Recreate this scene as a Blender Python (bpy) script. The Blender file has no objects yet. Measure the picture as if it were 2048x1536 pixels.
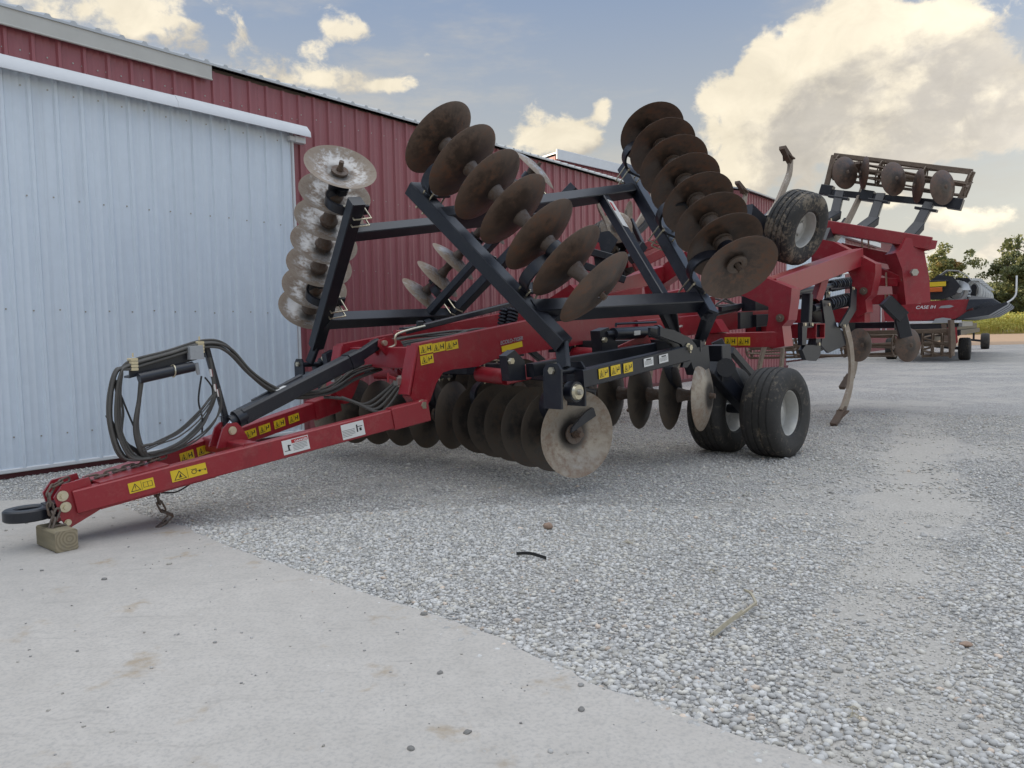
import bpy, math, random
import numpy as np
from mathutils import Vector, Matrix, noise as mnoise
random.seed(7)
rng = np.random.default_rng(11)
S = bpy.context.scene
COL = S.collection
# ------------------------------------------------------------------ camera
PITCH, ROLL, HCAM = math.atan(102/1540), 0.02, 1.41
cam = bpy.data.cameras.new('camera')
cam.sensor_width = 36.0
cam.lens = 36.0*1540/2048
cam.clip_start, cam.clip_end = 0.05, 3000
co = bpy.data.objects.new('camera', cam); COL.objects.link(co)
co.matrix_world = (Matrix.Translation((0, 0, HCAM)) @ Matrix.Rotation(math.pi/2-PITCH, 4, 'X')
                   @ Matrix.Rotation(-ROLL, 4, 'Z'))
S.camera = co
# ------------------------------------------------------------------ sun, sky, exposure
SUN_AZ, SUN_EL = -80.0, 8.5          # degrees right of the camera axis, above the horizon
S.view_settings.view_transform = 'Standard'
S.view_settings.look = 'None'
S.view_settings.gamma = 1.0
S.view_settings.use_curve_mapping = False
S.view_settings.exposure = 0.75
a, e = math.radians(SUN_AZ), math.radians(SUN_EL)
sdir = Vector((math.sin(a)*math.cos(e), math.cos(a)*math.cos(e), math.sin(e)))
sl = bpy.data.lights.new('sun', 'SUN'); sl.energy = 4.0; sl.angle = math.radians(0.5); sl.color = (1.0, 0.80, 0.56)
so = bpy.data.objects.new('sun', sl); COL.objects.link(so)
so.rotation_euler = sdir.to_track_quat('Z', 'Y').to_euler()


class NT:
    """small helper to write node trees"""
    def __init__(s, tree): s.t = tree; s.n = tree.nodes; s.l = tree.links
    def node(s, typ, **kw):
        n = s.n.new(typ)
        for k, v in kw.items():
            if k.startswith('i_'):
                n.inputs[k[2:].replace('_', ' ')].default_value = v
            else: setattr(n, k, v)
        return n
    def put(s, sock, v):
        if hasattr(v, 'node') or hasattr(v, 'is_output'): s.l.new(v, sock)
        elif v is not None: sock.default_value = v
    def math(s, op, a, b=None, c=None, clamp=False):
        n = s.n.new('ShaderNodeMath'); n.operation = op; n.use_clamp = clamp
        for i, v in enumerate((a, b, c)):
            if v is not None: s.put(n.inputs[i], v)
        return n.outputs[0]
    def vmath(s, op, a, b=None, sc=None):
        n = s.n.new('ShaderNodeVectorMath'); n.operation = op
        s.put(n.inputs[0], a)
        if b is not None: s.put(n.inputs[1], b)
        if sc is not None: s.put(n.inputs['Scale'], sc)
        return n.outputs['Value'] if op in ('LENGTH', 'DOT_PRODUCT', 'DISTANCE') else n.outputs[0]
    def mix(s, f, a, b, typ='MIX'):
        n = s.n.new('ShaderNodeMix'); n.data_type = 'RGBA'; n.blend_type = typ
        s.put(n.inputs[0], f); s.put(n.inputs[6], a); s.put(n.inputs[7], b)
        return n.outputs[2]
    def noise(s, vec, scale, detail=4, rough=.55, dim='3D', dist=0.0):
        n = s.n.new('ShaderNodeTexNoise'); n.noise_dimensions = dim
        n.inputs['Scale'].default_value = scale; n.inputs['Detail'].default_value = detail
        n.inputs['Roughness'].default_value = rough; n.inputs['Distortion'].default_value = dist
        if vec is not None: s.l.new(vec, n.inputs['Vector'])
        return n.outputs['Fac']
    def vor(s, vec, scale, feat='F1', out='Distance'):
        n = s.n.new('ShaderNodeTexVoronoi'); n.feature = feat
        n.inputs['Scale'].default_value = scale
        if vec is not None: s.l.new(vec, n.inputs['Vector'])
        return n.outputs[out]
    def ramp(s, f, lo, hi, smooth=True):
        n = s.n.new('ShaderNodeMapRange'); n.interpolation_type = 'SMOOTHSTEP' if smooth else 'LINEAR'
        n.clamp = True
        s.put(n.inputs[0], f); n.inputs[1].default_value = lo; n.inputs[2].default_value = hi
        return n.outputs[0]
    def sep(s, v):
        n = s.n.new('ShaderNodeSeparateXYZ'); s.l.new(v, n.inputs[0]); return n.outputs
    def comb(s, x, y, z):
        n = s.n.new('ShaderNodeCombineXYZ')
        for i, v in enumerate((x, y, z)): s.put(n.inputs[i], v)
        return n.outputs[0]


def make_world():
    w = bpy.data.worlds.new('World'); S.world = w; w.use_nodes = True
    w.cycles.sampling_method = 'MANUAL'; w.cycles.sample_map_resolution = 512
    t = NT(w.node_tree); t.n.clear()
    out = t.node('ShaderNodeOutputWorld'); bg = t.node('ShaderNodeBackground')
    t.l.new(bg.outputs[0], out.inputs[0])
    sky = t.node('ShaderNodeTexSky', sky_type='NISHITA', sun_disc=False, sun_elevation=math.radians(SUN_EL),
                 sun_rotation=math.radians(SUN_AZ), altitude=200, air_density=1.0, dust_density=1.6, ozone_density=1.2)
    d = t.node('ShaderNodeTexCoord').outputs['Generated']
    x, y, z = t.sep(d)
    az = t.math('ARCTAN2', x, y)
    el = t.math('ARCSINE', z)
    K = SKY_K
    skyc = t.vmath('SCALE', sky.outputs[0], sc=SKY_STRENGTH)
    # pale evening haze low down, clear blue higher up
    hz = t.math('POWER', t.math('SUBTRACT', 1.0, t.math('ABSOLUTE', z), clamp=True), 3.2)
    base = t.mix(t.math('MULTIPLY', hz, .75), skyc, (.50*K, .48*K, .42*K, 1))
    grad = t.mix(t.ramp(el, .04, .52), (.46*K, .45*K, .395*K, 1), (.18*K, .262*K, .425*K, 1))
    base = t.mix(.75, base, grad)
    # clouds: direction on a dome, flattened towards the horizon
    def dens(off):
        A = t.math('ADD', az, off[0]); E = t.math('ADD', el, off[1])
        v = t.comb(A, t.math('MULTIPLY', E, 1.35), 0.0)
        warp = t.noise(v, 5.0, 3, .6)
        v2 = t.comb(t.math('ADD', A, t.math('MULTIPLY', t.math('SUBTRACT', warp, .5), .07)), t.math('MULTIPLY', E, 1.35), t.math('MULTIPLY', warp, .3))
        n = t.noise(v2, 7.5, 10, .62)
        tot = None
        for (ca, ce, ra, re, h) in CLOUDS:
            da = t.math('DIVIDE', t.math('SUBTRACT', A, ca), ra); de = t.math('DIVIDE', t.math('SUBTRACT', E, ce), re)
            r2 = t.math('ADD', t.math('MULTIPLY', da, da), t.math('MULTIPLY', de, de))
            g = t.math('MULTIPLY', t.math('EXPONENT', t.math('MULTIPLY', r2, -1.0)), h)
            tot = g if tot is None else t.math('ADD', tot, g)
        tot = t.math('MULTIPLY', t.math('SUBTRACT', 1.0, t.math('EXPONENT', t.math('MULTIPLY', tot, -1.5))), .80)
        broad = t.noise(t.comb(A, t.math('MULTIPLY', E, 2.0), 3.3), 2.3, 3, .5)
        field = t.math('MULTIPLY', t.math('SUBTRACT', broad, .56), 1.1)
        smooth = tot
        tot = t.math('ADD', tot, field)
        nf = t.noise(v2, 21.0, 6, .6)
        tot = t.math('ADD', tot, t.math('MULTIPLY', t.math('SUBTRACT', nf, .5), .55))
        return t.math('ADD', tot, t.math('MULTIPLY', t.math('SUBTRACT', n, .5), 1.9)), smooth
    (d0, s0), (d1, s1) = dens((0, 0)), dens((-.045, .034))
    cov = t.ramp(d0, .26, .50)
    lit = t.ramp(t.math('ADD', t.math('SUBTRACT', d0, d1), t.math('MULTIPLY', t.math('SUBTRACT', s0, s1), .55)), -.22, .58)
    thin = t.math('SUBTRACT', 1.0, t.ramp(d0, .30, 1.0), clamp=True)
    lum = t.math('ADD', t.math('MULTIPLY', lit, .95), t.math('MULTIPLY', thin, .22), clamp=True)
    # front-lit clouds and sky opposite the sun, mostly unseen, brightened to fill the yard
    cs = t.vmath('DOT_PRODUCT', d, tuple(sdir))
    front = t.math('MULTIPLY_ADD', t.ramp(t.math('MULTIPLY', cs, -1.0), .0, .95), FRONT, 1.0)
    cc = t.mix(lum, (.365*K, .34*K, .305*K, 1), (.69*K, .62*K, .485*K, 1))
    warmth = t.ramp(el, .30, .62)
    cc = t.mix(warmth, cc, t.mix(lum, (.36*K, .345*K, .335*K, 1), (.70*K, .655*K, .57*K, 1)))
    puff = t.noise(t.comb(az, t.math('MULTIPLY', el, 1.4), 1.9), 16.0, 7, .6, dist=.5)
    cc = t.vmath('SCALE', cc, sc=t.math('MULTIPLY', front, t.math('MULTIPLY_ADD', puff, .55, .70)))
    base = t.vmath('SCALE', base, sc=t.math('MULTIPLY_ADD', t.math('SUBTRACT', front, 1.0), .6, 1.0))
    # thin high veil and soft distant cloud
    veil = t.noise(t.comb(az, t.math('MULTIPLY', el, 3.2), 7.7), 3.4, 6, .62)
    vf = t.math('MULTIPLY', t.ramp(veil, .46, .72), t.math('SUBTRACT', 1.0, t.ramp(el, .30, .60)))
    base = t.mix(t.math('MULTIPLY', vf, .62), base, (.455*K, .425*K, .37*K, 1))
    col = t.mix(t.math('MULTIPLY', cov, .95), base, cc)
    # unseen sky overhead: brighter and whiter towards the zenith, added to fill the yard
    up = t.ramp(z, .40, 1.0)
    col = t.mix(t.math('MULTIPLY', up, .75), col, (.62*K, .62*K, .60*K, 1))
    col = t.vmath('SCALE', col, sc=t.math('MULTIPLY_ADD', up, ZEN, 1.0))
    # below the horizon: the ground goes on
    t.l.new(col, bg.inputs[0]); bg.inputs[1].default_value = 1.0


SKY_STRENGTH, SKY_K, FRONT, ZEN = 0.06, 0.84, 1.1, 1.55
# azimuth, elevation, radii (radians), height of the main cloud banks
CLOUDS = [(0.289, 0.271, 0.046, 0.037, 0.85), (0.346, 0.287, 0.054, 0.041, 0.90), (0.411, 0.302, 0.058, 0.043, 0.95), (0.493, 0.299, 0.069, 0.047, 0.95), (0.407, 0.255, 0.103, 0.046, 0.95),
          (0.335, 0.241, 0.088, 0.027, 0.90), (0.499, 0.227, 0.102, 0.043, 0.85), (0.570, 0.229, 0.033, 0.045, 0.80), (0.253, 0.266, 0.018, 0.016, 0.60), (0.480, 0.202, 0.140, 0.016, 0.75),
          (0.300, 0.188, 0.052, 0.034, 0.95), (0.363, 0.171, 0.021, 0.014, 0.80), (0.535, 0.117, 0.052, 0.018, 0.75), (0.460, 0.143, 0.050, 0.011, 0.55), (0.559, 0.080, 0.062, 0.013, 0.70),
          (0.052, 0.250, 0.052, 0.025, 0.95), (0.086, 0.235, 0.037, 0.016, 0.70), (0.121, 0.275, 0.015, 0.013, 0.95), (-0.356, 0.350, 0.067, 0.047, 1.00), (-0.399, 0.363, 0.058, 0.035, 0.90),
          (-0.467, 0.351, 0.055, 0.022, 0.80), (-0.538, 0.349, 0.046, 0.019, 0.70), (-0.237, 0.310, 0.068, 0.019, 0.95), (-0.158, 0.306, 0.058, 0.016, 0.90), (-0.199, 0.362, 0.038, 0.021, 0.80),
          (-0.233, 0.340, 0.030, 0.015, 0.70), (-0.240, 0.386, 0.050, 0.015, 0.70), (-0.101, 0.339, 0.015, 0.007, 0.90)]
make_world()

# ------------------------------------------------------------------ materials
def new_mat(name):
    m = bpy.data.materials.new(name); m.use_nodes = True
    t = NT(m.node_tree); b = t.n['Principled BSDF']
    return m, t, b
def pos(t): return t.node('ShaderNodeNewGeometry').outputs['Position']
def objc(t): return t.node('ShaderNodeTexCoord').outputs['Object']
def bump(t, b, h, strength, dist=.01):
    n = t.node('ShaderNodeBump'); n.inputs['Strength'].default_value = strength; n.inputs['Distance'].default_value = dist
    t.l.new(h, n.inputs['Height']); t.l.new(n.outputs[0], b.inputs['Normal'])
def c4(c): return (c[0], c[1], c[2], 1)

def paint(name, col, rough=.35, dust=(.30, .26, .22), dusty=.35, coat=.3, scale=9):
    m, t, b = new_mat(name)
    p = pos(t)
    n1 = t.noise(p, scale, 6, .62); n2 = t.noise(p, scale*7, 4, .6)
    nz = t.sep(t.node('ShaderNodeNewGeometry').outputs['Normal'])[2]
    up = t.ramp(nz, .2, 1.0)
    f = t.math('MULTIPLY', t.ramp(t.math('ADD', n1, t.math('MULTIPLY', t.math('SUBTRACT', n2, .5), .5)), .46, .78), dusty)
    f = t.math('ADD', f, t.math('MULTIPLY', up, dusty*.45), clamp=True)
    var = t.mix(n2, c4([c*.86 for c in col]), c4([min(1, c*1.12) for c in col]))
    chip = t.ramp(t.math('ADD', t.noise(p, scale*3.1, 5, .7), t.math('MULTIPLY', t.math('SUBTRACT', n1, .5), .6)), .74, .77)
    grime = t.ramp(t.noise(t.vmath('MULTIPLY', p, (1, 1, .35)), scale*.8, 6, .7), .52, .75)
    var = t.mix(t.math('MULTIPLY', grime, .45), var, c4([c*.45+.008 for c in col]))
    cc_ = t.mix(f, var, c4(dust))
    cc_ = t.mix(t.math('MULTIPLY', chip, .65), cc_, (.12, .085, .065, 1))
    t.l.new(cc_, b.inputs['Base Color'])
    t.l.new(t.math('MULTIPLY_ADD', f, .5, t.math('MULTIPLY_ADD', n2, .12, rough-.06)), b.inputs['Roughness'])
    b.inputs['Coat Weight'].default_value = coat; b.inputs['Coat Roughness'].default_value = .25
    bump(t, b, t.noise(p, 55, 3, .5), .04, .004)
    return m

def steel(name, a, bb, c, metal=.55, rough=.42, scale=7, rim=.25, hub=0.0, rust=.5):
    """soil-worn steel: a bare metal, bb dried soil film (more of it at the rim), c rust blooms; hub = dark ring around the hub"""
    m, t, b = new_mat(name)
    q = objc(t); s = t.sep(q)
    rnd = t.node('ShaderNodeObjectInfo').outputs['Random']
    p = t.vmath('ADD', q, t.comb(t.math('MULTIPLY', rnd, 13), t.math('MULTIPLY', rnd, 7), rnd))
    n1 = t.noise(p, scale, 6, .65, dist=.4); n2 = t.noise(p, scale*5, 6, .7); n3 = t.noise(p, scale*22, 3, .6)
    r = t.math('SQRT', t.math('ADD', t.math('POWER', s[0], 2), t.math('POWER', s[1], 2)))
    an = t.math('ARCTAN2', s[1], s[0])
    streak = t.noise(t.comb(t.math('MULTIPLY', an, 9), t.math('MULTIPLY', r, 6), rnd), 1.4, 4, .6)
    edge = t.ramp(r, .19, .325)
    k = t.math('ADD', n1, t.math('MULTIPLY', t.math('SUBTRACT', n2, .5), .9))
    k = t.math('ADD', k, t.math('MULTIPLY', edge, rim)); k = t.math('ADD', k, t.math('MULTIPLY', t.math('SUBTRACT', streak, .5), .25))
    f = t.ramp(k, .36, .70)
    col = t.mix(f, c4(a), c4(bb))
    g = t.ramp(t.math('ADD', t.math('ADD', n2, t.math('MULTIPLY', t.math('SUBTRACT', n3, .5), .5)), t.math('MULTIPLY', t.math('SUBTRACT', n1, .5), .9)), .52, .72)
    col = t.mix(t.math('MULTIPLY', g, rust), col, c4(c))
    if hub:
        ring = t.math('MULTIPLY', t.math('SUBTRACT', 1.0, t.ramp(t.math('ADD', r, t.math('MULTIPLY', t.math('SUBTRACT', n2, .5), .05)), .095, .165)), hub)
        col = t.mix(ring, col, (.034, .030, .028, 1))
    t.l.new(col, b.inputs['Base Color'])
    t.l.new(t.math('MULTIPLY', t.math('SUBTRACT', 1.0, t.math('MAXIMUM', f, g)), metal), b.inputs['Metallic'])
    t.l.new(t.math('MULTIPLY_ADD', f, .22, rough), b.inputs['Roughness'])
    bump(t, b, t.math('ADD', n2, n3), .18, .004)
    return m

def flat(name, col, rough=.5, metal=0.0, var=.12, scale=30, bmp=0.0):
    m, t, b = new_mat(name); p = pos(t); n = t.noise(p, scale, 5, .6)
    t.l.new(t.mix(n, c4([c*(1-var) for c in col]), c4([min(1, c*(1+var)) for c in col])), b.inputs['Base Color'])
    b.inputs['Roughness'].default_value = rough; b.inputs['Metallic'].default_value = metal
    if bmp: bump(t, b, n, bmp, .01)
    return m

M = {}
M['red'] = paint('red_enamel', (.285, .011, .021), .36, dust=(.26, .20, .16), dusty=.15, coat=.2)
M['black'] = paint('black_enamel', (.008, .010, .017), .40, dust=(.13, .12, .11), dusty=.10, coat=.12)
M['mud'] = flat('soil_caked_steel', (.17, .125, .090), .8, 0, .35, 14, .3)
M['blade'] = steel('worn_blade_steel', (.42, .41, .40), (.24, .185, .135), (.17, .10, .06), .55, .36, 5, .30, .55, .55)
M['tan'] = steel('soil_scoured_blade_steel', (.36, .315, .26), (.27, .21, .155), (.20, .105, .06), .45, .34, 4, .10, .9, .5)
M['dark'] = steel('shaded_blade_steel', (.060, .052, .045), (.095, .076, .058), (.12, .07, .042), .3, .42, 4, .35, .5, .5)  # shade among the lowered discs put into the steel colour
M['rust'] = steel('rusty_shaded_blade_steel', (.090, .066, .052), (.125, .083, .060), (.17, .078, .044), .35, .32, 4, .2, .6, .75)  # rusty, with shade of the near raised gangs put into the base colour
M['shank'] = steel('soil_polished_steel', (.56, .53, .49), (.31, .25, .19), (.19, .12, .075), .65, .32)
M['spool'] = steel('rusty_cast_iron', (.15, .12, .10), (.12, .085, .062), (.13, .06, .035), .3, .6)
M['zinc'] = flat('zinc_plated_steel', (.62, .56, .42), .34, .85)
M['bolt'] = flat('bolt_steel', (.40, .38, .34), .4, .8)
M['chrome'] = flat('chrome_rod', (.75, .75, .75), .15, 1.0, .03)
M['rubber'] = None
M['hose'] = flat('dusty_hose_rubber', (.085, .08, .072), .62, 0, .3, 14)
M['cable'] = flat('black_cable', (.014, .014, .015), .5)
M['yellow'] = flat('yellow_label', (.72, .50, .02), .38, 0, .06, 40)
M['label_white'] = flat('white_label', (.72, .71, .68), .4, 0, .06, 40)
M['label_red'] = flat('label_red', (.45, .02, .02), .4)
M['ink'] = flat('label_ink', (.015, .015, .015), .5)
M['white_print'] = flat('white_lettering', (.82, .82, .82), .4, 0, .03)
M['rim'] = flat('silver_rim', (.50, .49, .46), .42, .35, .15, 20)
M['amber'] = flat('amber_lens', (.55, .12, .02), .25)
M['bucket'] = flat('grey_plastic', (.33, .34, .35), .4, 0, .15)

def rubber_mat(name, mud):
    m, t, b = new_mat(name); p = pos(t)
    n1 = t.noise(p, 5, 7, .68); n2 = t.noise(p, 26, 5, .65)
    f = t.ramp(t.math('ADD', n1, t.math('MULTIPLY', t.math('SUBTRACT', n2, .5), .7)), .62-mud*.22, .80-mud*.22)
    base = t.mix(n2, (.022, .021, .020, 1), (.050, .047, .043, 1))
    t.l.new(t.mix(t.math('MULTIPLY', f, .35+.55*mud), base, (.235, .19, .135, 1)), b.inputs['Base Color'])
    b.inputs['Roughness'].default_value = .78
    bump(t, b, n2, .25, .006)
    return m
M['rubber'] = rubber_mat('tyre_rubber', .25)
M['muddy'] = rubber_mat('mud_dried_tyre_rubber', .72)

def siding(name, col, dirt=.25):
    m, t, b = new_mat(name); p = pos(t)
    st = t.noise(t.vmath('MULTIPLY', p, (3, 3, .25)), 2.2, 5, .6); n2 = t.noise(p, 9, 5, .6)
    low = t.math('SUBTRACT', 1.0, t.ramp(t.math('ADD', t.sep(p)[2], t.math('MULTIPLY', n2, .5)), .05, .9))
    f = t.math('ADD', t.math('MULTIPLY', t.ramp(st, .45, .8), dirt), t.math('MULTIPLY', low, dirt*.9), clamp=True)
    v = t.mix(n2, c4([c*.94 for c in col]), c4([min(1, c*1.05) for c in col]))
    t.l.new(t.mix(f, v, c4([c*.55+.10 for c in col])), b.inputs['Base Color'])
    b.inputs['Roughness'].default_value = .42; b.inputs['Coat Weight'].default_value = .15
    bump(t, b, t.noise(t.vmath('MULTIPLY', p, (1, 1, .4)), 2.5, 2, .5), .45, .03)
    return m
M['siding_red'] = siding('red_painted_siding', (.30, .088, .098))
M['siding_white'] = siding('white_painted_siding', (.68, .75, .82), .22)
M['trim_white'] = flat('white_trim', (.66, .67, .68), .4, 0, .08, 5)
M['trim_cream'] = flat('weathered_cream_fascia', (.50, .49, .45), .5, 0, .12, 3)
M['trim_dark'] = flat('dark_red_base_trim', (.10, .018, .024), .5, 0, .15, 5)
M['wood_dark'] = flat('old_wood', (.10, .075, .055), .8)
M['galv'] = flat('galvanised_roof', (.46, .47, .47), .4, .5, .1, 4)

def wood_mat():
    m, t, b = new_mat('treated_timber'); p = objc(t)
    w = t.noise(t.vmath('MULTIPLY', p, (3, 40, 40)), 1.0, 5, .6); n = t.noise(p, 14, 5, .6)
    s = t.sep(p); r = t.math('SQRT', t.math('ADD', t.math('POWER', t.math('ADD', s[1], .02), 2), t.math('POWER', t.math('ADD', s[2], -.08), 2)))
    rings = t.math('MULTIPLY_ADD', t.math('SINE', t.math('MULTIPLY', t.math('ADD', r, t.math('MULTIPLY', n, .03)), 300)), .5, .5)
    nx = t.math('ABSOLUTE', t.sep(t.node('ShaderNodeTexCoord').outputs['Normal'])[0])
    g = t.mix(t.ramp(nx, .6, .9), t.mix(w, (.15, .125, .075, 1), (.34, .29, .19, 1)), t.mix(rings, (.22, .18, .115, 1), (.31, .26, .175, 1)))
    t.l.new(t.mix(t.math('MULTIPLY', t.ramp(n, .5, .75), .4), g, (.16, .15, .13, 1)), b.inputs['Base Color'])
    b.inputs['Roughness'].default_value = .85; bump(t, b, w, .3, .004)
    return m
M['timber'] = wood_mat()

def gravel_mat():
    m, t, b = new_mat('limestone_gravel'); p = pos(t)
    p2 = t.vmath('ADD', p, t.comb(t.math('MULTIPLY', t.noise(p, 30, 2, .5), .02), t.math('MULTIPLY', t.noise(p, 33, 2, .5), .02), 0.0))
    vc = t.sep(t.vor(p2, 62, out='Color')); vd = t.vor(p2, 62)
    big = t.noise(p, .55, 5, .6); mid = t.noise(p, 3.0, 5, .65); fine = t.noise(p, 160, 3, .6)
    stone = t.mix(vc[0], (.33, .315, .295, 1), (.68, .655, .615, 1))
    stone = t.mix(t.math('MULTIPLY', t.ramp(vc[1], .86, .93), .5), stone, (.36, .28, .22, 1))
    stone = t.mix(t.ramp(vd, .35, .75), stone, (.22, .215, .205, 1))
    grit = t.noise(p, 70, 4, .7)
    dust = t.mix(t.math('ADD', t.math('MULTIPLY', t.ramp(grit, .35, .65), .6), t.math('MULTIPLY', mid, .4)), (.38, .35, .305, 1), (.585, .545, .485, 1))
    f = t.ramp(t.math('ADD', big, t.math('MULTIPLY', t.math('SUBTRACT', mid, .5), .55)), .44, .60)
    sx, sy, sz_ = t.sep(p)
    wob = t.math('MULTIPLY', t.math('SUBTRACT', t.noise(p, .6, 4, .6), .5), 1.1)
    def track(off, wd):
        u = t.math('ADD', t.math('ADD', t.math('SUBTRACT', sx, t.math('MULTIPLY', sy, .55)), .17-off), wob)
        u = t.math('DIVIDE', u, wd); return t.math('EXPONENT', t.math('MULTIPLY', t.math('MULTIPLY', u, u), -1.0))
    lane = t.math('MAXIMUM', track(0.0, .55), t.math('MULTIPLY', track(2.2, .8), .7))
    lane = t.ramp(t.math('ADD', t.math('MULTIPLY', lane, .9), t.math('MULTIPLY', t.math('SUBTRACT', mid, .5), .9)), .35, .75)
    f = t.math('MAXIMUM', t.math('MULTIPLY', f, .62), t.math('MULTIPLY', lane, 1.35), clamp=True) if False else t.math('MINIMUM', t.math('MAXIMUM', t.math('MULTIPLY', f, .9), t.math('MULTIPLY', t.math('MULTIPLY', lane, t.math('SUBTRACT', 1.0, t.ramp(sy, 7.0, 16.0))), 1.45)), 1.45)
    sp = t.noise(p, 1.7, 3, .55)
    col = t.mix(t.math('MULTIPLY', f, .55), stone, dust)
    col = t.mix(t.math('MULTIPLY', t.ramp(sp, .63, .76), .22), col, (.34, .26, .18, 1))
    t.l.new(col, b.inputs['Base Color']); b.inputs['Roughness'].default_value = .95
    b.inputs['Specular IOR Level'].default_value = .2
    h = t.math('ADD', t.math('MULTIPLY', t.math('SUBTRACT', 1.0, vd), t.math('MULTIPLY_ADD', f, -.75, 1.0)), t.math('MULTIPLY', fine, .2))
    bump(t, b, h, .8, .010)
    return m
M['gravel'] = gravel_mat()

def concrete_mat():
    m, t, b = new_mat('dusty_concrete'); p = pos(t)
    n1 = t.noise(p, .9, 5, .6); n2 = t.noise(p, 7, 6, .65); n3 = t.noise(p, 60, 4, .65); n4 = t.noise(p, 260, 2, .6)
    col = t.mix(t.math('MULTIPLY_ADD', n1, .5, t.math('MULTIPLY', n2, .5)), (.38, .35, .31, 1), (.66, .61, .55, 1))
    col = t.mix(t.math('MULTIPLY', t.ramp(n3, .42, .72), .45), col, (.31, .30, .285, 1))
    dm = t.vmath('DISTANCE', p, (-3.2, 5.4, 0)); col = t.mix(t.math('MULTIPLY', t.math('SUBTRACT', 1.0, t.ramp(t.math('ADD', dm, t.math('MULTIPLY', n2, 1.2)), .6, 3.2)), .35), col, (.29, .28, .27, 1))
    st = t.noise(p, 2.6, 3, .5); st2 = t.noise(p, 13, 4, .6)
    stain = t.ramp(t.math('ADD', st, t.math('MULTIPLY', t.math('SUBTRACT', st2, .5), .45)), .62, .78)
    col = t.mix(t.math('MULTIPLY', stain, .6), col, (.36, .265, .16, 1))
    wv = t.noise(t.vmath('MULTIPLY', p, (1.2, 7, 1)), 2.5, 4, .6, dist=.6)
    col = t.mix(t.math('MULTIPLY', t.ramp(wv, .60, .72), .22), col, (.24, .225, .205, 1))
    col = t.mix(t.math('MULTIPLY', t.ramp(n4, .68, .75), .5), col, (.15, .145, .14, 1))
    sw = t.noise(t.vmath('MULTIPLY', t.vmath('ADD', p, t.comb(0.0, t.math('MULTIPLY', n1, .5), 0.0)), (.9, 16, 1)), 1.6, 5, .65)
    col = t.mix(t.math('MULTIPLY', t.math('MULTIPLY', t.ramp(sw, .55, .70), t.ramp(n1, .42, .6)), .28), col, (.27, .25, .225, 1))
    t.l.new(col, b.inputs['Base Color']); b.inputs['Roughness'].default_value = .92
    b.inputs['Specular IOR Level'].default_value = .25
    bump(t, b, t.math('ADD', t.math('MULTIPLY', n3, .7), t.math('MULTIPLY', n4, .5)), .35, .005)
    return m
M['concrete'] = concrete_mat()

def pebble_mat():
    m, t, b = new_mat('limestone_pebble')
    at = t.node('ShaderNodeAttribute', attribute_name='tint').outputs['Color']
    n = t.noise(pos(t), 140, 4, .6)
    t.l.new(t.mix(t.math('MULTIPLY', n, .55), at, t.mix(.5, at, (.2, .19, .18, 1))), b.inputs['Base Color'])
    b.inputs['Roughness'].default_value = .88; b.inputs['Specular IOR Level'].default_value = .25
    return m
M['pebble'] = pebble_mat()
M['dirt'] = flat('dry_field_dirt', (.40, .27, .17), .95, 0, .3, 2, .5)

def leaf_mat(name, cols, scale=.5):
    m, t, b = new_mat(name); p = pos(t)
    n = t.noise(p, scale, 4, .6); n2 = t.noise(p, scale*9, 3, .6)
    c = t.mix(t.ramp(n2, .3, .7), c4(cols[0]), c4(cols[1]))
    c = t.mix(t.math('MULTIPLY', t.ramp(n, .56, .70), .8), c, c4(cols[2]))
    t.l.new(c, b.inputs['Base Color']); b.inputs['Roughness'].default_value = .6
    tr = t.node('ShaderNodeBsdfTranslucent'); t.l.new(c, tr.inputs['Color'])
    mx = t.node('ShaderNodeMixShader'); mx.inputs[0].default_value = .3
    t.l.new(b.outputs[0], mx.inputs[1]); t.l.new(tr.outputs[0], mx.inputs[2])
    t.l.new(mx.outputs[0], t.n['Material Output'].inputs['Surface'])
    return m
M['leaf_oak'] = leaf_mat('autumn_tree_leaves', [(.13, .17, .06), (.25, .25, .10), (.46, .25, .08)], .25)
M['leaf_dark'] = leaf_mat('dark_tree_leaves', [(.10, .13, .055), (.20, .21, .09), (.26, .22, .09)], .2)
M['corn'] = leaf_mat('ripening_corn', [(.34, .40, .08), (.66, .58, .17), (.72, .46, .20)], .8)
M['bark'] = flat('bark', (.11, .085, .06), .9, 0, .3, 6)

# ------------------------------------------------------------------ mesh building
def V(*a): return Vector(a if len(a) == 3 else a[0])
def basis(d, up=(0, 0, 1)):
    d = Vector(d).normalized(); up = Vector(up)
    if abs(d.dot(up.normalized())) > .985: up = Vector((1, 0, 0)) if abs(d.x) < .9 else Vector((0, 1, 0))
    s = d.cross(up).normalized(); u = s.cross(d).normalized()
    return d, s, u

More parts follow.
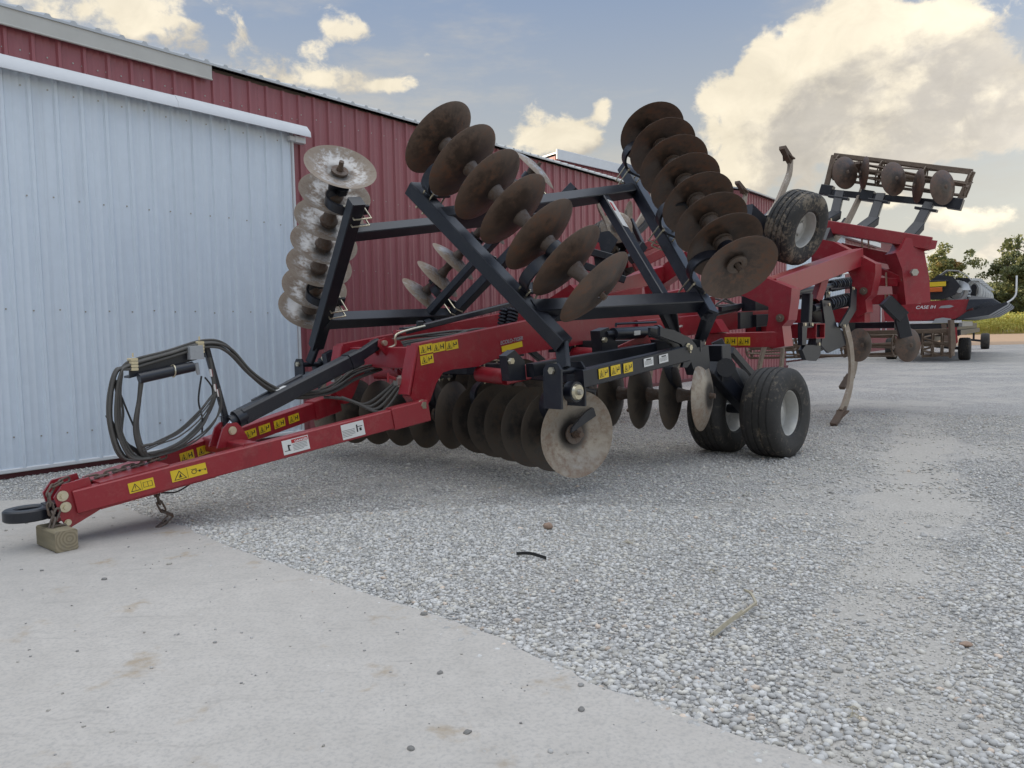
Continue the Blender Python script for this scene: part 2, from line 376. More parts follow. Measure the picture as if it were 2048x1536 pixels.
class MB:
    def __init__(s): s.v = []; s.f = []; s.m = []; s.sm = []
    def add(s, vs, fs, mi=0, smooth=False):
        o = len(s.v); s.v += [tuple(v) for v in vs]
        for f in fs: s.f.append([i+o for i in f]); s.m.append(mi); s.sm.append(smooth)
        return s
    def loft(s, rings, mi=0, cap=True, closed=False, smooth=False):
        n = len(rings[0]); vs = [p for r in rings for p in r]; fs = []
        R = len(rings)
        for i in range(R if closed else R-1):
            for j in range(n):
                a, b = i*n+j, i*n+(j+1) % n; c, d = ((i+1) % R)*n+(j+1) % n, ((i+1) % R)*n+j
                fs.append([a, b, c, d])
        s.add(vs, fs, mi, smooth)
        if cap and not closed:
            s.add(rings[0], [list(range(n))[::-1]], mi); s.add(rings[-1], [list(range(n))], mi)
        return s
    def beam(s, p, q, w, h, up=(0, 0, 1), mi=0, ch=.008, ends=(0, 0), hollow=0):
        """rectangular tube from p to q, w wide, h high along up"""
        p, q = V(p), V(q); d, sd, u = basis(q-p, up); ch = min(ch, w*.3, h*.3)
        p = p-d*ends[0]; q = q+d*ends[1]; w2, h2 = w/2, h/2
        o = [(w2-ch, -h2), (w2, -h2+ch), (w2, h2-ch), (w2-ch, h2), (-w2+ch, h2), (-w2, h2-ch), (-w2, -h2+ch), (-w2+ch, -h2)]
        ra = [p+sd*x+u*y for x, y in o]; rb = [q+sd*x+u*y for x, y in o]
        if hollow:
            k = hollow; o2 = [(x*(1-k/w2), y*(1-k/h2)) for x, y in o]
            rc = [q+sd*x+u*y for x, y in o2]; rd = [q-d*.25+sd*x+u*y for x, y in o2]
            s.loft([ra, rb, rc, rd], mi)
        else: s.loft([ra, rb], mi)
        return s
    def cyl(s, p, q, r, r2=None, n=14, mi=0, cap=True):
        p, q = V(p), V(q); d, sd, u = basis(q-p); r2 = r if r2 is None else r2
        an = [2*math.pi*k/n for k in range(n)]
        vs = [p+(sd*math.cos(t)+u*math.sin(t))*r for t in an]; ws = [q+(sd*math.cos(t)+u*math.sin(t))*r2 for t in an]
        s.loft([vs, ws], mi, False, smooth=True)
        if cap: s.add(vs, [list(range(n))[::-1]], mi); s.add(ws, [list(range(n))], mi)
        return s
    def bolt(s, p, d, r, h=None, mi=0, n=6, washer=0):
        p, d = V(p), V(d).normalized(); h = h or r*.9
        if washer: s.cyl(p, p+d*washer*.18, washer, washer*.96, 16, mi); p = p+d*washer*.16
        s.cyl(p, p+d*h, r, r*.93, n, mi)
        return s
    def tube(s, pts, r, n=7, mi=0, cap=True, closed=False):
        pts = [V(p) for p in pts]; R = []; N = len(pts); prev = None
        for i, p in enumerate(pts):
            a = pts[(i-1) % N] if (i or closed) else p; b = pts[(i+1) % N] if (i < N-1 or closed) else p
            d = (b-a).normalized()
            if prev is None: _, sd, u = basis(d)
            else:
                u = prev-d*prev.dot(d)
                u = u.normalized() if u.length > 1e-6 else basis(d)[2]
                sd = d.cross(u)
            prev = u
            rr = r[i] if isinstance(r, (list, tuple)) else r
            R.append([p+(sd*math.cos(2*math.pi*k/n)+u*math.sin(2*math.pi*k/n))*rr for k in range(n)])
        return s.loft(R, mi, cap, closed, True)
    def strip(s, pts, wdir, w, th, mi=0):
        """flat bar following pts; w along wdir, th thick"""
        pts = [V(p) for p in pts]; wd = V(wdir).normalized(); R = []
        for i, p in enumerate(pts):
            d = (pts[min(i+1, len(pts)-1)]-pts[max(i-1, 0)]).normalized(); nn = d.cross(wd).normalized()
            t = th[i] if isinstance(th, (list, tuple)) else th
            R.append([p+wd*w/2+nn*t/2, p-wd*w/2+nn*t/2, p-wd*w/2-nn*t/2, p+wd*w/2-nn*t/2])
        return s.loft(R, mi)
    def plate(s, poly, off, mi=0):
        poly = [V(p) for p in poly]; off = V(off)
        return s.loft([[p-off/2 for p in poly], [p+off/2 for p in poly]], mi)
    def lathe(s, prof, c, ax, n=32, mi=0, up=(0, 0, 1), smooth=True):
        c = V(c); d, sd, u = basis(ax, up); R = []
        for k in range(n):
            t = 2*math.pi*k/n; rd = sd*math.cos(t)+u*math.sin(t)
            R.append([c+rd*r+d*z for r, z in prof])
        n2 = len(prof); vs = [p for r in R for p in r]
        fs = [[i*n2+j, i*n2+j+1, ((i+1) % n)*n2+j+1, ((i+1) % n)*n2+j] for i in range(n) for j in range(n2-1)]
        return s.add(vs, fs, mi, smooth)
    def helix(s, p, q, R, r, turns, mi=0, n=6, seg=12):
        p, q = V(p), V(q); d, sd, u = basis(q-p); N = int(turns*seg)
        pts = [p+(q-p)*(i/N)+(sd*math.cos(2*math.pi*i/seg)+u*math.sin(2*math.pi*i/seg))*R for i in range(N+1)]
        return s.tube(pts, r, n, mi)
    def mesh(s, name, mats):
        me = bpy.data.meshes.new(name); me.from_pydata(s.v, [], s.f)
        for m in (mats if isinstance(mats, (list, tuple)) else [mats]): me.materials.append(M[m] if isinstance(m, str) else m)
        me.polygons.foreach_set('material_index', s.m); me.polygons.foreach_set('use_smooth', s.sm)
        me.update()
        import bmesh
        bm = bmesh.new(); bm.from_mesh(me); bmesh.ops.recalc_face_normals(bm, faces=bm.faces); bm.to_mesh(me); bm.free()
        me.set_sharp_from_angle(angle=math.radians(38))
        return me
    def build(s, name, mats, parent=None, **tags):
        return link(name, s.mesh(name, mats), parent, **tags)

def link(name, me, parent=None, mat=None, **tags):
    o = bpy.data.objects.new(name, me); COL.objects.link(o)
    if parent is not None: o.parent = parent
    if mat is not None: o.matrix_local = mat
    for k, v in tags.items(): o[k] = v
    return o
def thing(name, label, cat, loc=(0, 0, 0), rz=0.0, group=None):
    o = bpy.data.objects.new(name, None); COL.objects.link(o); o.location = loc; o.rotation_euler = (0, 0, rz)
    o.empty_display_size = .3; o['label'] = label; o['category'] = cat
    if group: o['group'] = group
    return o
def spline(pts, n=8, closed=False):
    """Catmull-Rom through pts"""
    P = [V(p) for p in pts]; out = []; N = len(P)
    for i in range(N if closed else N-1):
        g = (lambda k: P[k % N]) if closed else (lambda k: P[max(0, min(N-1, k))])
        a, b, c, d = g(i-1), g(i), g(i+1), g(i+2)
        for k in range(n):
            t = k/n; out.append(.5*((2*b)+(c-a)*t+(2*a-5*b+4*c-d)*t*t+(3*b-a-3*c+d)*t**3))
    if not closed: out.append(P[-1])
    return out
def orient(c, zax, xax=None):
    d = V(zax).normalized(); x = V(xax) if xax is not None else Vector((0, 0, 1))
    x = x-d*x.dot(d)
    if x.length < 1e-4: x = Vector((1, 0, 0))-d*d.x
    x.normalize(); y = d.cross(x)
    m = Matrix((x, y, d)).transposed().to_4x4(); m.translation = V(c); return m

# ------------------------------------------------------------------ ground
def sheet(name, poly, z, mat):
    me = bpy.data.meshes.new(name); me.from_pydata([(x, y, z) for x, y in poly], [], [list(range(len(poly)))])
    me.materials.append(M[mat]); o = link(name, me); o['kind'] = 'structure'; return o
sheet('ground', [(-300, -150), (400, -150), (400, 600), (-300, 600)], 0.0, 'gravel')
sheet('dirt_track', [(-40, 50), (33, 50.5), (60, 49), (300, 46), (300, 130), (-40, 130)], .004, 'dirt')
PAD_A, PAD_B = Vector((-3.77, 6.89)), Vector((1.04, 2.38))
def pad_edge():
    pts = []
    d = (PAD_B-PAD_A); L = d.length; d = d/L; nn = Vector((-d.y, d.x))
    s = 0.0
    while s < L+5:
        w = .10*mnoise.noise((s*.9, 1.7, 0))+.05*mnoise.noise((s*3.1, 4, 0))+.018*mnoise.noise((s*11, 9, 0))
        pts.append(PAD_A+d*s+nn*w); s += .05
    return pts
EDGE = pad_edge()
back = []
for k in range(60):
    x = -14+k*(10.2/60); back.append(Vector((x, 6.86-(-3.8-x)*.11+.05*mnoise.noise((x*2, 3, 0)))))
pad_poly = [(p.x, p.y) for p in back]+[(p.x, p.y) for p in EDGE]+[(5, -8), (-14, -8)]
sheet('concrete_pad', pad_poly, .012, 'concrete')

# gravel stones: every one a small rounded solid, merged because nobody could count them
def in_pad(x, y):
    d = (PAD_B-PAD_A).normalized(); nn = Vector((-d.y, d.x))
    return x*nn.x+y*nn.y-(PAD_A.x*nn.x+PAD_A.y*nn.y)
def ico(sub):
    import bmesh
    bm = bmesh.new()
    if sub < 0:
        vs = [bm.verts.new(p) for p in ((1, 0, 0), (0, 1, 0), (-1, 0, 0), (0, -1, 0), (0, 0, 1), (0, 0, -1))]
        for i in range(4):
            bm.faces.new((vs[i], vs[(i+1) % 4], vs[4])); bm.faces.new((vs[(i+1) % 4], vs[i], vs[5]))
    else: bmesh.ops.create_icosphere(bm, subdivisions=sub, radius=1)
    v = np.array([list(x.co) for x in bm.verts]); bm.verts.index_update()
    f = np.array([[x.index for x in p.verts] for p in bm.faces]); bm.free(); return v, f
def stones(name, P, size, sub, tintlo, tinthi, label=None):
    v, f = ico(sub); n = len(P); nv = len(v)
    jit = np.stack([v*(1+rng.uniform(-.22, .22, (nv, 1))) for _ in range(12)])
    vv = jit[rng.integers(0, 12, n)]
    sc = size[:, None]*np.stack([rng.uniform(.9, 1.45, n), rng.uniform(.75, 1.1, n), rng.uniform(.5, .8, n)], 1)
    vv = vv*sc[:, None, :]
    a = rng.uniform(0, 6.283, n); tl = rng.normal(0, .28, n)
    ct, st = np.cos(tl)[:, None], np.sin(tl)[:, None]
    x, y, z = vv[..., 0], vv[..., 1], vv[..., 2]
    y, z = y*ct-z*st, y*st+z*ct
    ca, sa = np.cos(a)[:, None], np.sin(a)[:, None]
    x, y = x*ca-y*sa, x*sa+y*ca
    co = np.stack([x, y, z], -1)+P[:, None, :]
    me = bpy.data.meshes.new(name); F = (f[None]+(np.arange(n)*nv)[:, None, None]).reshape(-1, 3)
    me.vertices.add(n*nv); me.vertices.foreach_set('co', co.astype(np.float32).ravel())
    me.loops.add(F.size); me.loops.foreach_set('vertex_index', F.astype(np.int32).ravel())
    me.polygons.add(len(F)); me.polygons.foreach_set('loop_start', (np.arange(len(F))*3).astype(np.int32))
    me.polygons.foreach_set('use_smooth', np.ones(len(F), bool))
    g = rng.uniform(tintlo, tinthi, n); warm = rng.random(n)
    col = np.stack([g*(1.03+.03*(warm > .7)+.10*(warm > .985)), g*(1-.05*(warm > .985)), g*(.945-.06*(warm > .7)-.12*(warm > .985)), np.ones(n)], 1)
    at = me.color_attributes.new('tint', 'FLOAT_COLOR', 'POINT')
    at.data.foreach_set('color', np.repeat(col, nv, 0).astype(np.float32).ravel())
    me.update(); me.validate(); me.materials.append(M['pebble'])
    o = link(name, me); o['kind'] = 'stuff'
    return o
def scatter(n, r0, r1, a0, a1, keep):
    r = np.sqrt(rng.uniform(r0*r0, r1*r1, n)); a = rng.uniform(a0, a1, n)
    x, y = r*np.sin(a), r*np.cos(a)
    k = np.array([keep(xx, yy) for xx, yy in zip(x, y)]); k = rng.random(n) < k
    return x[k], y[k]
def keep_near(x, y):
    s = in_pad(x, y)
    if y > 6.86-(-3.8-x)*.11 and x < -3.5: s = y-(6.86-(-3.8-x)*.11)
    if s < -.05+.10*mnoise.noise((x*2.2, y*2.2, 5)): return (.75*math.exp(s/.07) if s > -.5 else .004)*(.5+mnoise.noise((x*3, y*3, 4)))+.003
    q = mnoise.noise((x*.42, y*.42, 2.0))+.5*mnoise.noise((x*1.5, y*1.5, 7))
    base = 1.0 if s < 1.4 else .85
    u_ = x-.55*(y-2.4)-1.15+.35*mnoise.noise((y*.5, 3.3, 1))     # a driven, dusty lane down the right side
    lane = math.exp(-(u_/.55)**2)*.75+math.exp(-((u_-2.2)/.8)**2)*.45
    return max(.025, min(1, base-.9*max(0, q+.05)-lane*(.98+.9*mnoise.noise((x*2.5, y*2.5, 8)))))
x, y = scatter(135000, 1.6, 6.2, -.80, .85, keep_near)
sed = np.array([in_pad(a_, b_) for a_, b_ in zip(x, y)])
sz = rng.lognormal(math.log(.0080), .36, len(x))*(1+.45*np.exp(-(sed/.55)**2)*np.clip((4.2-y)/1.5, 0, 1)); sz = np.minimum(sz, .0185); stones('gravel', np.stack([x, y, sz*.28], 1), sz, 1, .40, .74)
x, y = scatter(165000, 6.2, 14.0, -.72, .78, keep_near)
sz = rng.lognormal(math.log(.0100), .32, len(x)); stones('gravel', np.stack([x, y, sz*.25], 1), sz, -1, .40, .74)
# fine grit and crusher dust bits in the driven lanes
x, y = scatter(90000, 1.7, 6.5, -.2, .85, lambda x, y: (.9 if in_pad(x, y) > .02 else 0)*max(0, min(1, .55+1.2*mnoise.noise((x*1.8, y*1.8, 6)))))
sz = rng.lognormal(math.log(.0036), .35, len(x)); stones('gravel', np.stack([x, y, sz*.3], 1), sz, -1, .36, .68)
# loose bits on the concrete
x, y = scatter(6500, 1.7, 7.0, -.75, .45, lambda x, y: 1.0 if in_pad(x, y) < -.03 else 0)
k = rng.random(len(x)) < .11; x, y = x[k], y[k]
sz = rng.lognormal(math.log(.0036), .55, len(x)); stones('pebbles', np.stack([x, y, .012+sz*.3], 1), sz, 1, .22, .52)

# ------------------------------------------------------------------ the near shed
RIB, EAVE = .26, 4.84
def rib_profile(length, ribs, phase=0.0):
    """cross-section of ribbed siding: (x, y) with y negative towards the yard"""
    pts = [(0, 0)]
    for k in range(ribs):
        c = (k+phase)*RIB
        pts += [(c-.032, 0), (c-.016, -.027), (c+.016, -.027), (c+.032, 0)]
        for m in (.36, .64):
            q = c+RIB*m
            pts += [(q-.012, 0), (q-.006, -.0035), (q+.006, -.0035), (q+.012, 0)]
    pts = [p for p in pts if 0 <= p[0] <= length]+[(length, 0)]
    return pts
def siding_mesh(name, length, z0, z1, mat):
    pr = rib_profile(length, int(length/RIB+.5), .5)
    m = MB(); n = len(pr)
    vs = [(x, y, z0) for x, y in pr]+[(x, y, z1) for x, y in pr]
    m.add(vs, [[i, i+1, n+i+1, n+i] for i in range(n-1)])
    return m.mesh(name, mat)
def building(name, label, B0, az, cat='building'):
    t = thing(name, label, cat, (B0[0], B0[1], 0), math.radians(90-az)); return t
def screw_rows(par, rows, t0, t1, off, phase=.10, mat='bolt', name='screws'):
    m = MB()
    for z in rows:
        k = t0+phase
        while k < t1:
            m.bolt((k, off, z+random.uniform(-.012, .012)), (0, -1, 0), .0095, .007)
            if random.random() < .3: m.bolt((k+.09, off, z), (0, -1, 0), .007, .006)
            k += RIB
    o = m.build(name, mat, par); o['kind'] = 'stuff'; return o

shed = building('farm_shed', 'long red metal shed with white sliding door behind the disc implement', (-5.236, 8.05), 38)
L1 = 24.3; PW = RIB*3
pan = siding_mesh('siding_panel', PW, .0, EAVE-.03, 'siding_red')
k = -16.0
i = 0
T0 = -32*PW
while T0+PW <= L1+.01:
    dz = 0.0 if (T0 < 2.3 or T0 > 3.9) else random.uniform(-.03, -.01)
    link('siding_panel', pan, shed, Matrix.Translation((T0, .0015*(i % 2), dz))); T0 += PW; i += 1
TS = -32*PW
m = MB(); m.beam((TS, -.03, .03), (L1, -.03, .03), .05, .10); m.build('base_trim', 'trim_dark', shed)
# roof: shallow gable with ribbed edge
m = MB(); sl_ = .32; D1 = 14.0; n = int((L1-TS)/PW*3)
for s in (0, 1):
    vs = []; fs = []
    y0, y1 = (-.10, D1/2) if s == 0 else (D1+.1, D1/2)
    z0, z1 = EAVE, EAVE+sl_*D1/2
    pr = []
    for q in range(n+1):
        c = TS+q*RIB
        pr += [(c-.04, 0), (c-.018, .028), (c+.018, .028), (c+.04, 0)]
    N = len(pr)
    vs = [(x, y0, z0+h+.015) for x, h in pr]+[(x, y1, z1+h+.015) for x, h in pr]+[(x, y0, z0-.012) for x, h in pr]+[(x, y1, z1-.012) for x, h in pr]
    fs = [[a_, a_+1, N+a_+1, N+a_] for a_ in range(N-1)]+[[2*N+a_, 2*N+a_+1, 3*N+a_+1, 3*N+a_] for a_ in range(N-1)]+[[a_, a_+1, 2*N+a_+1, 2*N+a_] for a_ in range(N-1)]
    m.add(vs, fs)
m.build('roof', 'galv', shed)
m = MB(); m.beam((2.45, .05, EAVE-.05), (L1, .05, EAVE-.05), .06, .10); m.build('eave_board', 'wood_dark', shed)
gz = EAVE+sl_*D1/2
m = MB()
for tt in (TS, L1): m.plate([(tt, .02, 0), (tt, D1, 0), (tt, D1, EAVE), (tt, D1/2, gz-.02), (tt, .02, EAVE-.02)], (.03, 0, 0))
m.plate([(TS, D1, 0), (L1, D1, 0), (L1, D1, EAVE), (TS, D1, EAVE)], (0, .03, 0))
m.build('end_wall', 'siding_red', shed)
m = MB(); m.plate([(TS, -.075, 4.66), (2.41, -.075, 4.66), (2.41, -.075, EAVE-.01), (TS, -.075, EAVE-.01)], (0, .025, 0))
m.beam((TS, -.085, 4.655), (2.41, -.085, 4.655), .03, .02); m.build('fascia', 'trim_cream', shed)
screw_rows(shed, (1.2, 2.4, 3.5, 4.52), 3.7, 23, -.001, .11)
screw_rows(shed, (4.45,), -4, 3.7, -.001, .11)
# sliding door: its own sheets, a frame, and the track cover above
m = MB(); DR, DZ0, DZ1 = 3.575, .075, 4.24
m.plate([(TS, -.055, DZ0+.03), (DR-.02, -.055, DZ0+.03), (DR-.02, -.055, DZ1), (TS, -.055, DZ1)], (0, .05, 0))
door = m.build('sliding_door', 'trim_white', shed, label='white ribbed sliding door')
pw = siding_mesh('door_panel', PW, DZ0+.02, DZ1, 'siding_white')
q = DR-.03-PW
for i in range(18):
    link('door_panel', pw, door, Matrix.Translation((q, -.082-.0015*(i % 2), 0))); q -= PW
m = MB(); m.beam((TS, -.09, DZ0+.01), (DR, -.09, DZ0+.01), .04, .045); m.beam((DR, -.09, DZ0-.01), (DR, -.09, DZ1), .045, .03)
m.build('door_trim', 'trim_white', door)
screw_rows(door, (.42, 1.75, 2.95, 4.08), -4.5, DR-.1, -.083, .04)
m = MB()
prof = [(-.03, 4.345), (-.16, 4.325), (-.235, 4.235), (-.245, 4.165), (-.225, 4.165), (-.215, 4.225), (-.15, 4.30), (-.03, 4.32)]
m.loft([[(TS, a_, b_) for a_, b_ in prof], [(1.9, a_, b_) for a_, b_ in prof]])
prof2 = [(a_-.004, b_+.004) for a_, b_ in prof]
m.loft([[(1.86, a_, b_) for a_, b_ in prof2], [(3.78, a_, b_) for a_, b_ in prof2]])
m.build('track_cover', 'trim_white', shed)
m = MB(); m.beam((DR+.0, -.12, 4.13), (DR+.17, -.12, 4.13), .10, .09, hollow=.012); m.build('track_rail', 'trim_white', shed)

# ------------------------------------------------------------------ taller building behind, and the far one with the white door
tb = building('tall_barn', 'taller red building with pale eave rising behind the shed roof', (1.55, 25.1), 44)
LB = 14.9
m = MB(); H2 = 7.05
pan2 = siding_mesh('wall_panel', LB, 0, H2, 'siding_red'); link('wall', pan2, tb)
for tt in (.02, LB-.02): m = MB(); m.plate([(tt, .03, 0), (tt, 14, 0), (tt, 14, H2-1.0), (tt, .03, H2)], (.03, 0, 0)); m.build('end_wall', 'siding_red', tb)
m = MB(); m.beam((-.1, -.12, H2+.02), (LB+.1, -.12, H2+.02), .05, .32); m.build('fascia', 'trim_white', tb)
m = MB(); m.beam((LB-.12, -.03, 0), (LB-.12, -.03, H2-.13), .32, .05, up=(0, 1, 0)); m.build('corner_trim', 'trim_white', tb)
m = MB(); m.plate([(0, -.09, H2+.10), (LB, -.09, H2+.10), (LB, 14, H2-.92), (0, 14, H2-.92)], (0, 0, .05)); m.build('roof', 'galv', tb)

fb = building('machine_barn', 'far red barn with white sliding door beyond the end of the shed', (11.0, 31.0), 38)
F0, F1, FE = -4.3, 28.3, 6.25
m = MB(); pr = rib_profile(F1-F0, int((F1-F0)/RIB), .5); nn_ = len(pr)
m.add([(x+F0, y, 0) for x, y in pr]+[(x+F0, y, FE) for x, y in pr], [[i, i+1, nn_+i+1, nn_+i] for i in range(nn_-1)])
m.build('wall', 'siding_red', fb)
for tt in (F0, F1):
    m = MB(); m.plate([(tt, .02, 0), (tt, 16, 0), (tt, 16, FE), (tt, 8, FE+2), (tt, .02, FE)], (.03, 0, 0)); m.build('gable_wall', 'siding_red', fb)
m = MB()
for y0 in (-.2, 16.2): m.plate([(F0-.2, y0, FE+.02), (F1+.2, y0, FE+.02), (F1+.2, 8, FE+2.07), (F0-.2, 8, FE+2.07)], (0, 0, .05))
m.build('roof', 'galv', fb)
m = MB(); pr = rib_profile(9.0, 34, .5); nn_ = len(pr)
m.add([(x-.6, y-.09, .08) for x, y in pr]+[(x-.6, y-.09, 5.65) for x, y in pr], [[i, i+1, nn_+i+1, nn_+i] for i in range(nn_-1)])
m.build('sliding_door', 'siding_white', fb, label='white sliding door')
m = MB(); m.beam((-.8, -.16, 5.78), (14.8, -.16, 5.78), .22, .24); m.build('track_cover', 'trim_white', fb)
for c in (16.0, 17.2):
    m = MB(); m.beam((c, -.05, .9), (c, -.05, 2.6), .10, .06, up=(0, 1, 0)); m.build('window_trim', 'trim_white', fb)

# ------------------------------------------------------------------ trees and corn
def tree(name, label, base, h, rx, mat, seed, low=.28, gaps=.5, group=None):
    r = np.random.default_rng(seed); b = Vector(base)
    t = thing(name, label, 'tree', base, 0, group)
    m = MB(); tips = []
    tr = [Vector((r.normal(0, .12)*k, r.normal(0, .12)*k, h*.72*k/6)) for k in range(7)]
    m.tube(tr, [max(.05, h*.022*(1-k/7.5)) for k in range(7)], 8)
    for k in range(16):
        s = r.uniform(low*.9, .74); i = min(5, int(s/.72*6*.99)); p0 = tr[i].lerp(tr[i+1], .5)
        a_ = r.uniform(0, 6.28); ln = rx*r.uniform(.55, 1.0)*(1.15-.5*abs(s-.45)); up = r.uniform(.15, .8)
        p1 = p0+Vector((math.cos(a_)*ln*.5, math.sin(a_)*ln*.5, ln*up*.45)); p2 = p1+Vector((math.cos(a_+r.normal(0, .4))*ln*.5, math.sin(a_)*ln*.5, ln*up*.35))
        m.tube([p0, p1, p2], [h*.009, h*.006, h*.003], 6); tips += [p1, p2, p1.lerp(p2, .5)]
    tips += [tr[-1]+Vector((0, 0, h*.1)), tr[-1], tr[-2]]
    m.build('trunk', 'bark', t)
    cl = []
    for p in tips:
        for _ in range(3):
            c = np.array(p)+r.normal(0, rx*.16, 3); cl.append((c, rx*r.uniform(.12, .30)))
    N = 80; pts = np.concatenate([c+ (lambda q: q/np.linalg.norm(q, axis=1)[:, None]*r.uniform(.35, 1, (N, 1))**.5)(r.normal(size=(N, 3)))*np.array([s, s, s*.75]) for c, s in cl])
    pts = pts[(pts[:, 2] > h*low*.75) & (pts[:, 2] < h*1.02)]
    n = len(pts); a1 = r.normal(size=(n, 3)); a1 /= np.linalg.norm(a1, axis=1)[:, None]
    a2 = np.cross(a1, r.normal(size=(n, 3))); a2 /= np.linalg.norm(a2, axis=1)[:, None]
    s = (rx*.055*r.uniform(.6, 1.4, n))[:, None]
    co = np.stack([pts-a1*s, pts+a2*s*.6, pts+a1*s, pts-a2*s*.6], 1)
    quads(name='crown', co=co, mat=mat, par=t)
    return t
def quads(name, co, mat, par=None):
    n = len(co); me = bpy.data.meshes.new(name)
    me.vertices.add(n*4); me.vertices.foreach_set('co', co.astype(np.float32).ravel())
    me.loops.add(n*4); me.loops.foreach_set('vertex_index', np.arange(n*4, dtype=np.int32))
    me.polygons.add(n); me.polygons.foreach_set('loop_start', (np.arange(n)*4).astype(np.int32))
    me.update(); me.materials.append(M[mat]); return link(name, me, par)
TG = 'trees beyond the corn field'
tree('tree', 'round autumn tree with an orange patch, left of the other trees above the corn', (63.0, 112, 0), 13.4, 3.7, 'leaf_oak', 3, group=TG)
tree('tree', 'tall loose tree with open crown above the corn behind the header tip', (73.4, 112, 0), 14.2, 3.5, 'leaf_dark', 5, .2, group=TG)
tree('tree', 'small yellowing tree low behind the drum of the corn header', (61.5, 116, 0), 7.6, 3.0, 'leaf_oak', 9, .1, group=TG)
tree('tree', 'broad dark tree at the far right edge of the corn', (81.5, 115, 0), 15.0, 5.5, 'leaf_dark', 12, .15, group=TG)
tree('tree', 'low dark bushy tree filling the gap right of the header', (74.5, 122, 0), 6.8, 4.4, 'leaf_dark', 21, .02, group=TG)
tree('tree', 'low dark tree behind the white rod of the header', (82.0, 124, 0), 8.0, 5.0, 'leaf_dark', 23, .02, group=TG)
def corn():
    r = np.random.default_rng(5); C = []
    for row in range(11):
        Y0 = 101+row*.76
        xs = np.arange(22, 112, .28)+r.normal(0, .05, len(np.arange(22, 112, .28)))
        for x in xs:
            h = r.uniform(2.3, 2.95); y = Y0+r.normal(0, .08); w = .022
            b = np.array([x, y, 0]); tp = np.array([x+r.normal(0, .06), y, h])
            C.append([b-[w, 0, 0], b+[w, 0, 0], tp+[w*.6, 0, 0], tp-[w*.6, 0, 0]])
            for _ in range(7):
                z = r.uniform(.25, .95)*h; a_ = r.uniform(0, 6.28); L = r.uniform(.35, .7); dr = r.uniform(-.35, .2)
                p = np.array([x, y, z]); q = p+np.array([math.cos(a_)*L*.5, math.sin(a_)*L*.5, .18]); e_ = p+np.array([math.cos(a_)*L, math.sin(a_)*L, dr])
                s = np.array([-math.sin(a_)*.045, math.cos(a_)*.045, .03])
                C.append([p-s, p+s, q+s, q-s]); C.append([q-s, q+s, e_+s*.2, e_-s*.2])
    o = quads('corn', np.array(C), 'corn'); o['kind'] = 'stuff'
corn()

# ------------------------------------------------------------------ the disc ripper: x runs rearwards, -y is the side towards the yard, z up
ripper = thing('disc_ripper', 'large red and black folding disc ripper with raised disc gangs parked beside the shed', 'disc ripper', (-3.2057, 5.3053, 0), math.radians(46.115))
R_ = ripper
def mir(p, s): return Vector((p[0], p[1]*s, p[2]))
RB_, RR = .33, 36

def blade_mesh(name, mat, nseg=44):
    prof_r = [.036, .085, .10, .16, .22, .28, .315, .330]
    def zz(r): return .075*(1-(max(r, .09)/.33)**2)/(1-(.09/.33)**2)
    top = [(r, zz(r)+.0035) for r in prof_r[:-1]]+[(.330, .0008)]
    bot = [(.330, -.0008)]+[(r, zz(r)-.0035) for r in prof_r[:-1][::-1]]
    m = MB(); m.lathe(top+bot, (0, 0, 0), (0, 0, 1), nseg)
    return m.mesh(name, mat)
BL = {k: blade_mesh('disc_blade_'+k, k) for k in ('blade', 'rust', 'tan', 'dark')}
def spool_mesh(L):
    m = MB(); m.lathe([(.04, 0), (.098, 0), (.098, .018), (.082, .035), (.058, L*.38), (.055, L*.5), (.058, L*.62), (.078, L-.035), (.088, L-.018), (.088, L), (.04, L)], (0, 0, 0), (0, 0, 1), 24)
    return m.mesh('spool', 'spool')
SP = {}
def c_band(mb, c0, c1, bulge, wdir, w=.10, th=.026):
    """C-shaped spring bar from c0 (bearing) round to c1 (gang bar)"""
    c0, c1 = V(c0), V(c1); mid = (c0+c1)/2; r = (c1-c0).length/2; e = (c1-c0).normalized(); b = V(bulge).normalized()
    pts = [mid+(e*-math.cos(t)*r+b*math.sin(t)*r*1.25) for t in [math.pi*k/22 for k in range(-3, 23)]]
    mb.strip(pts, wdir, w, th)
DSH = Vector((.48, 0, 0))      # the far wing's rear half sits a little further back
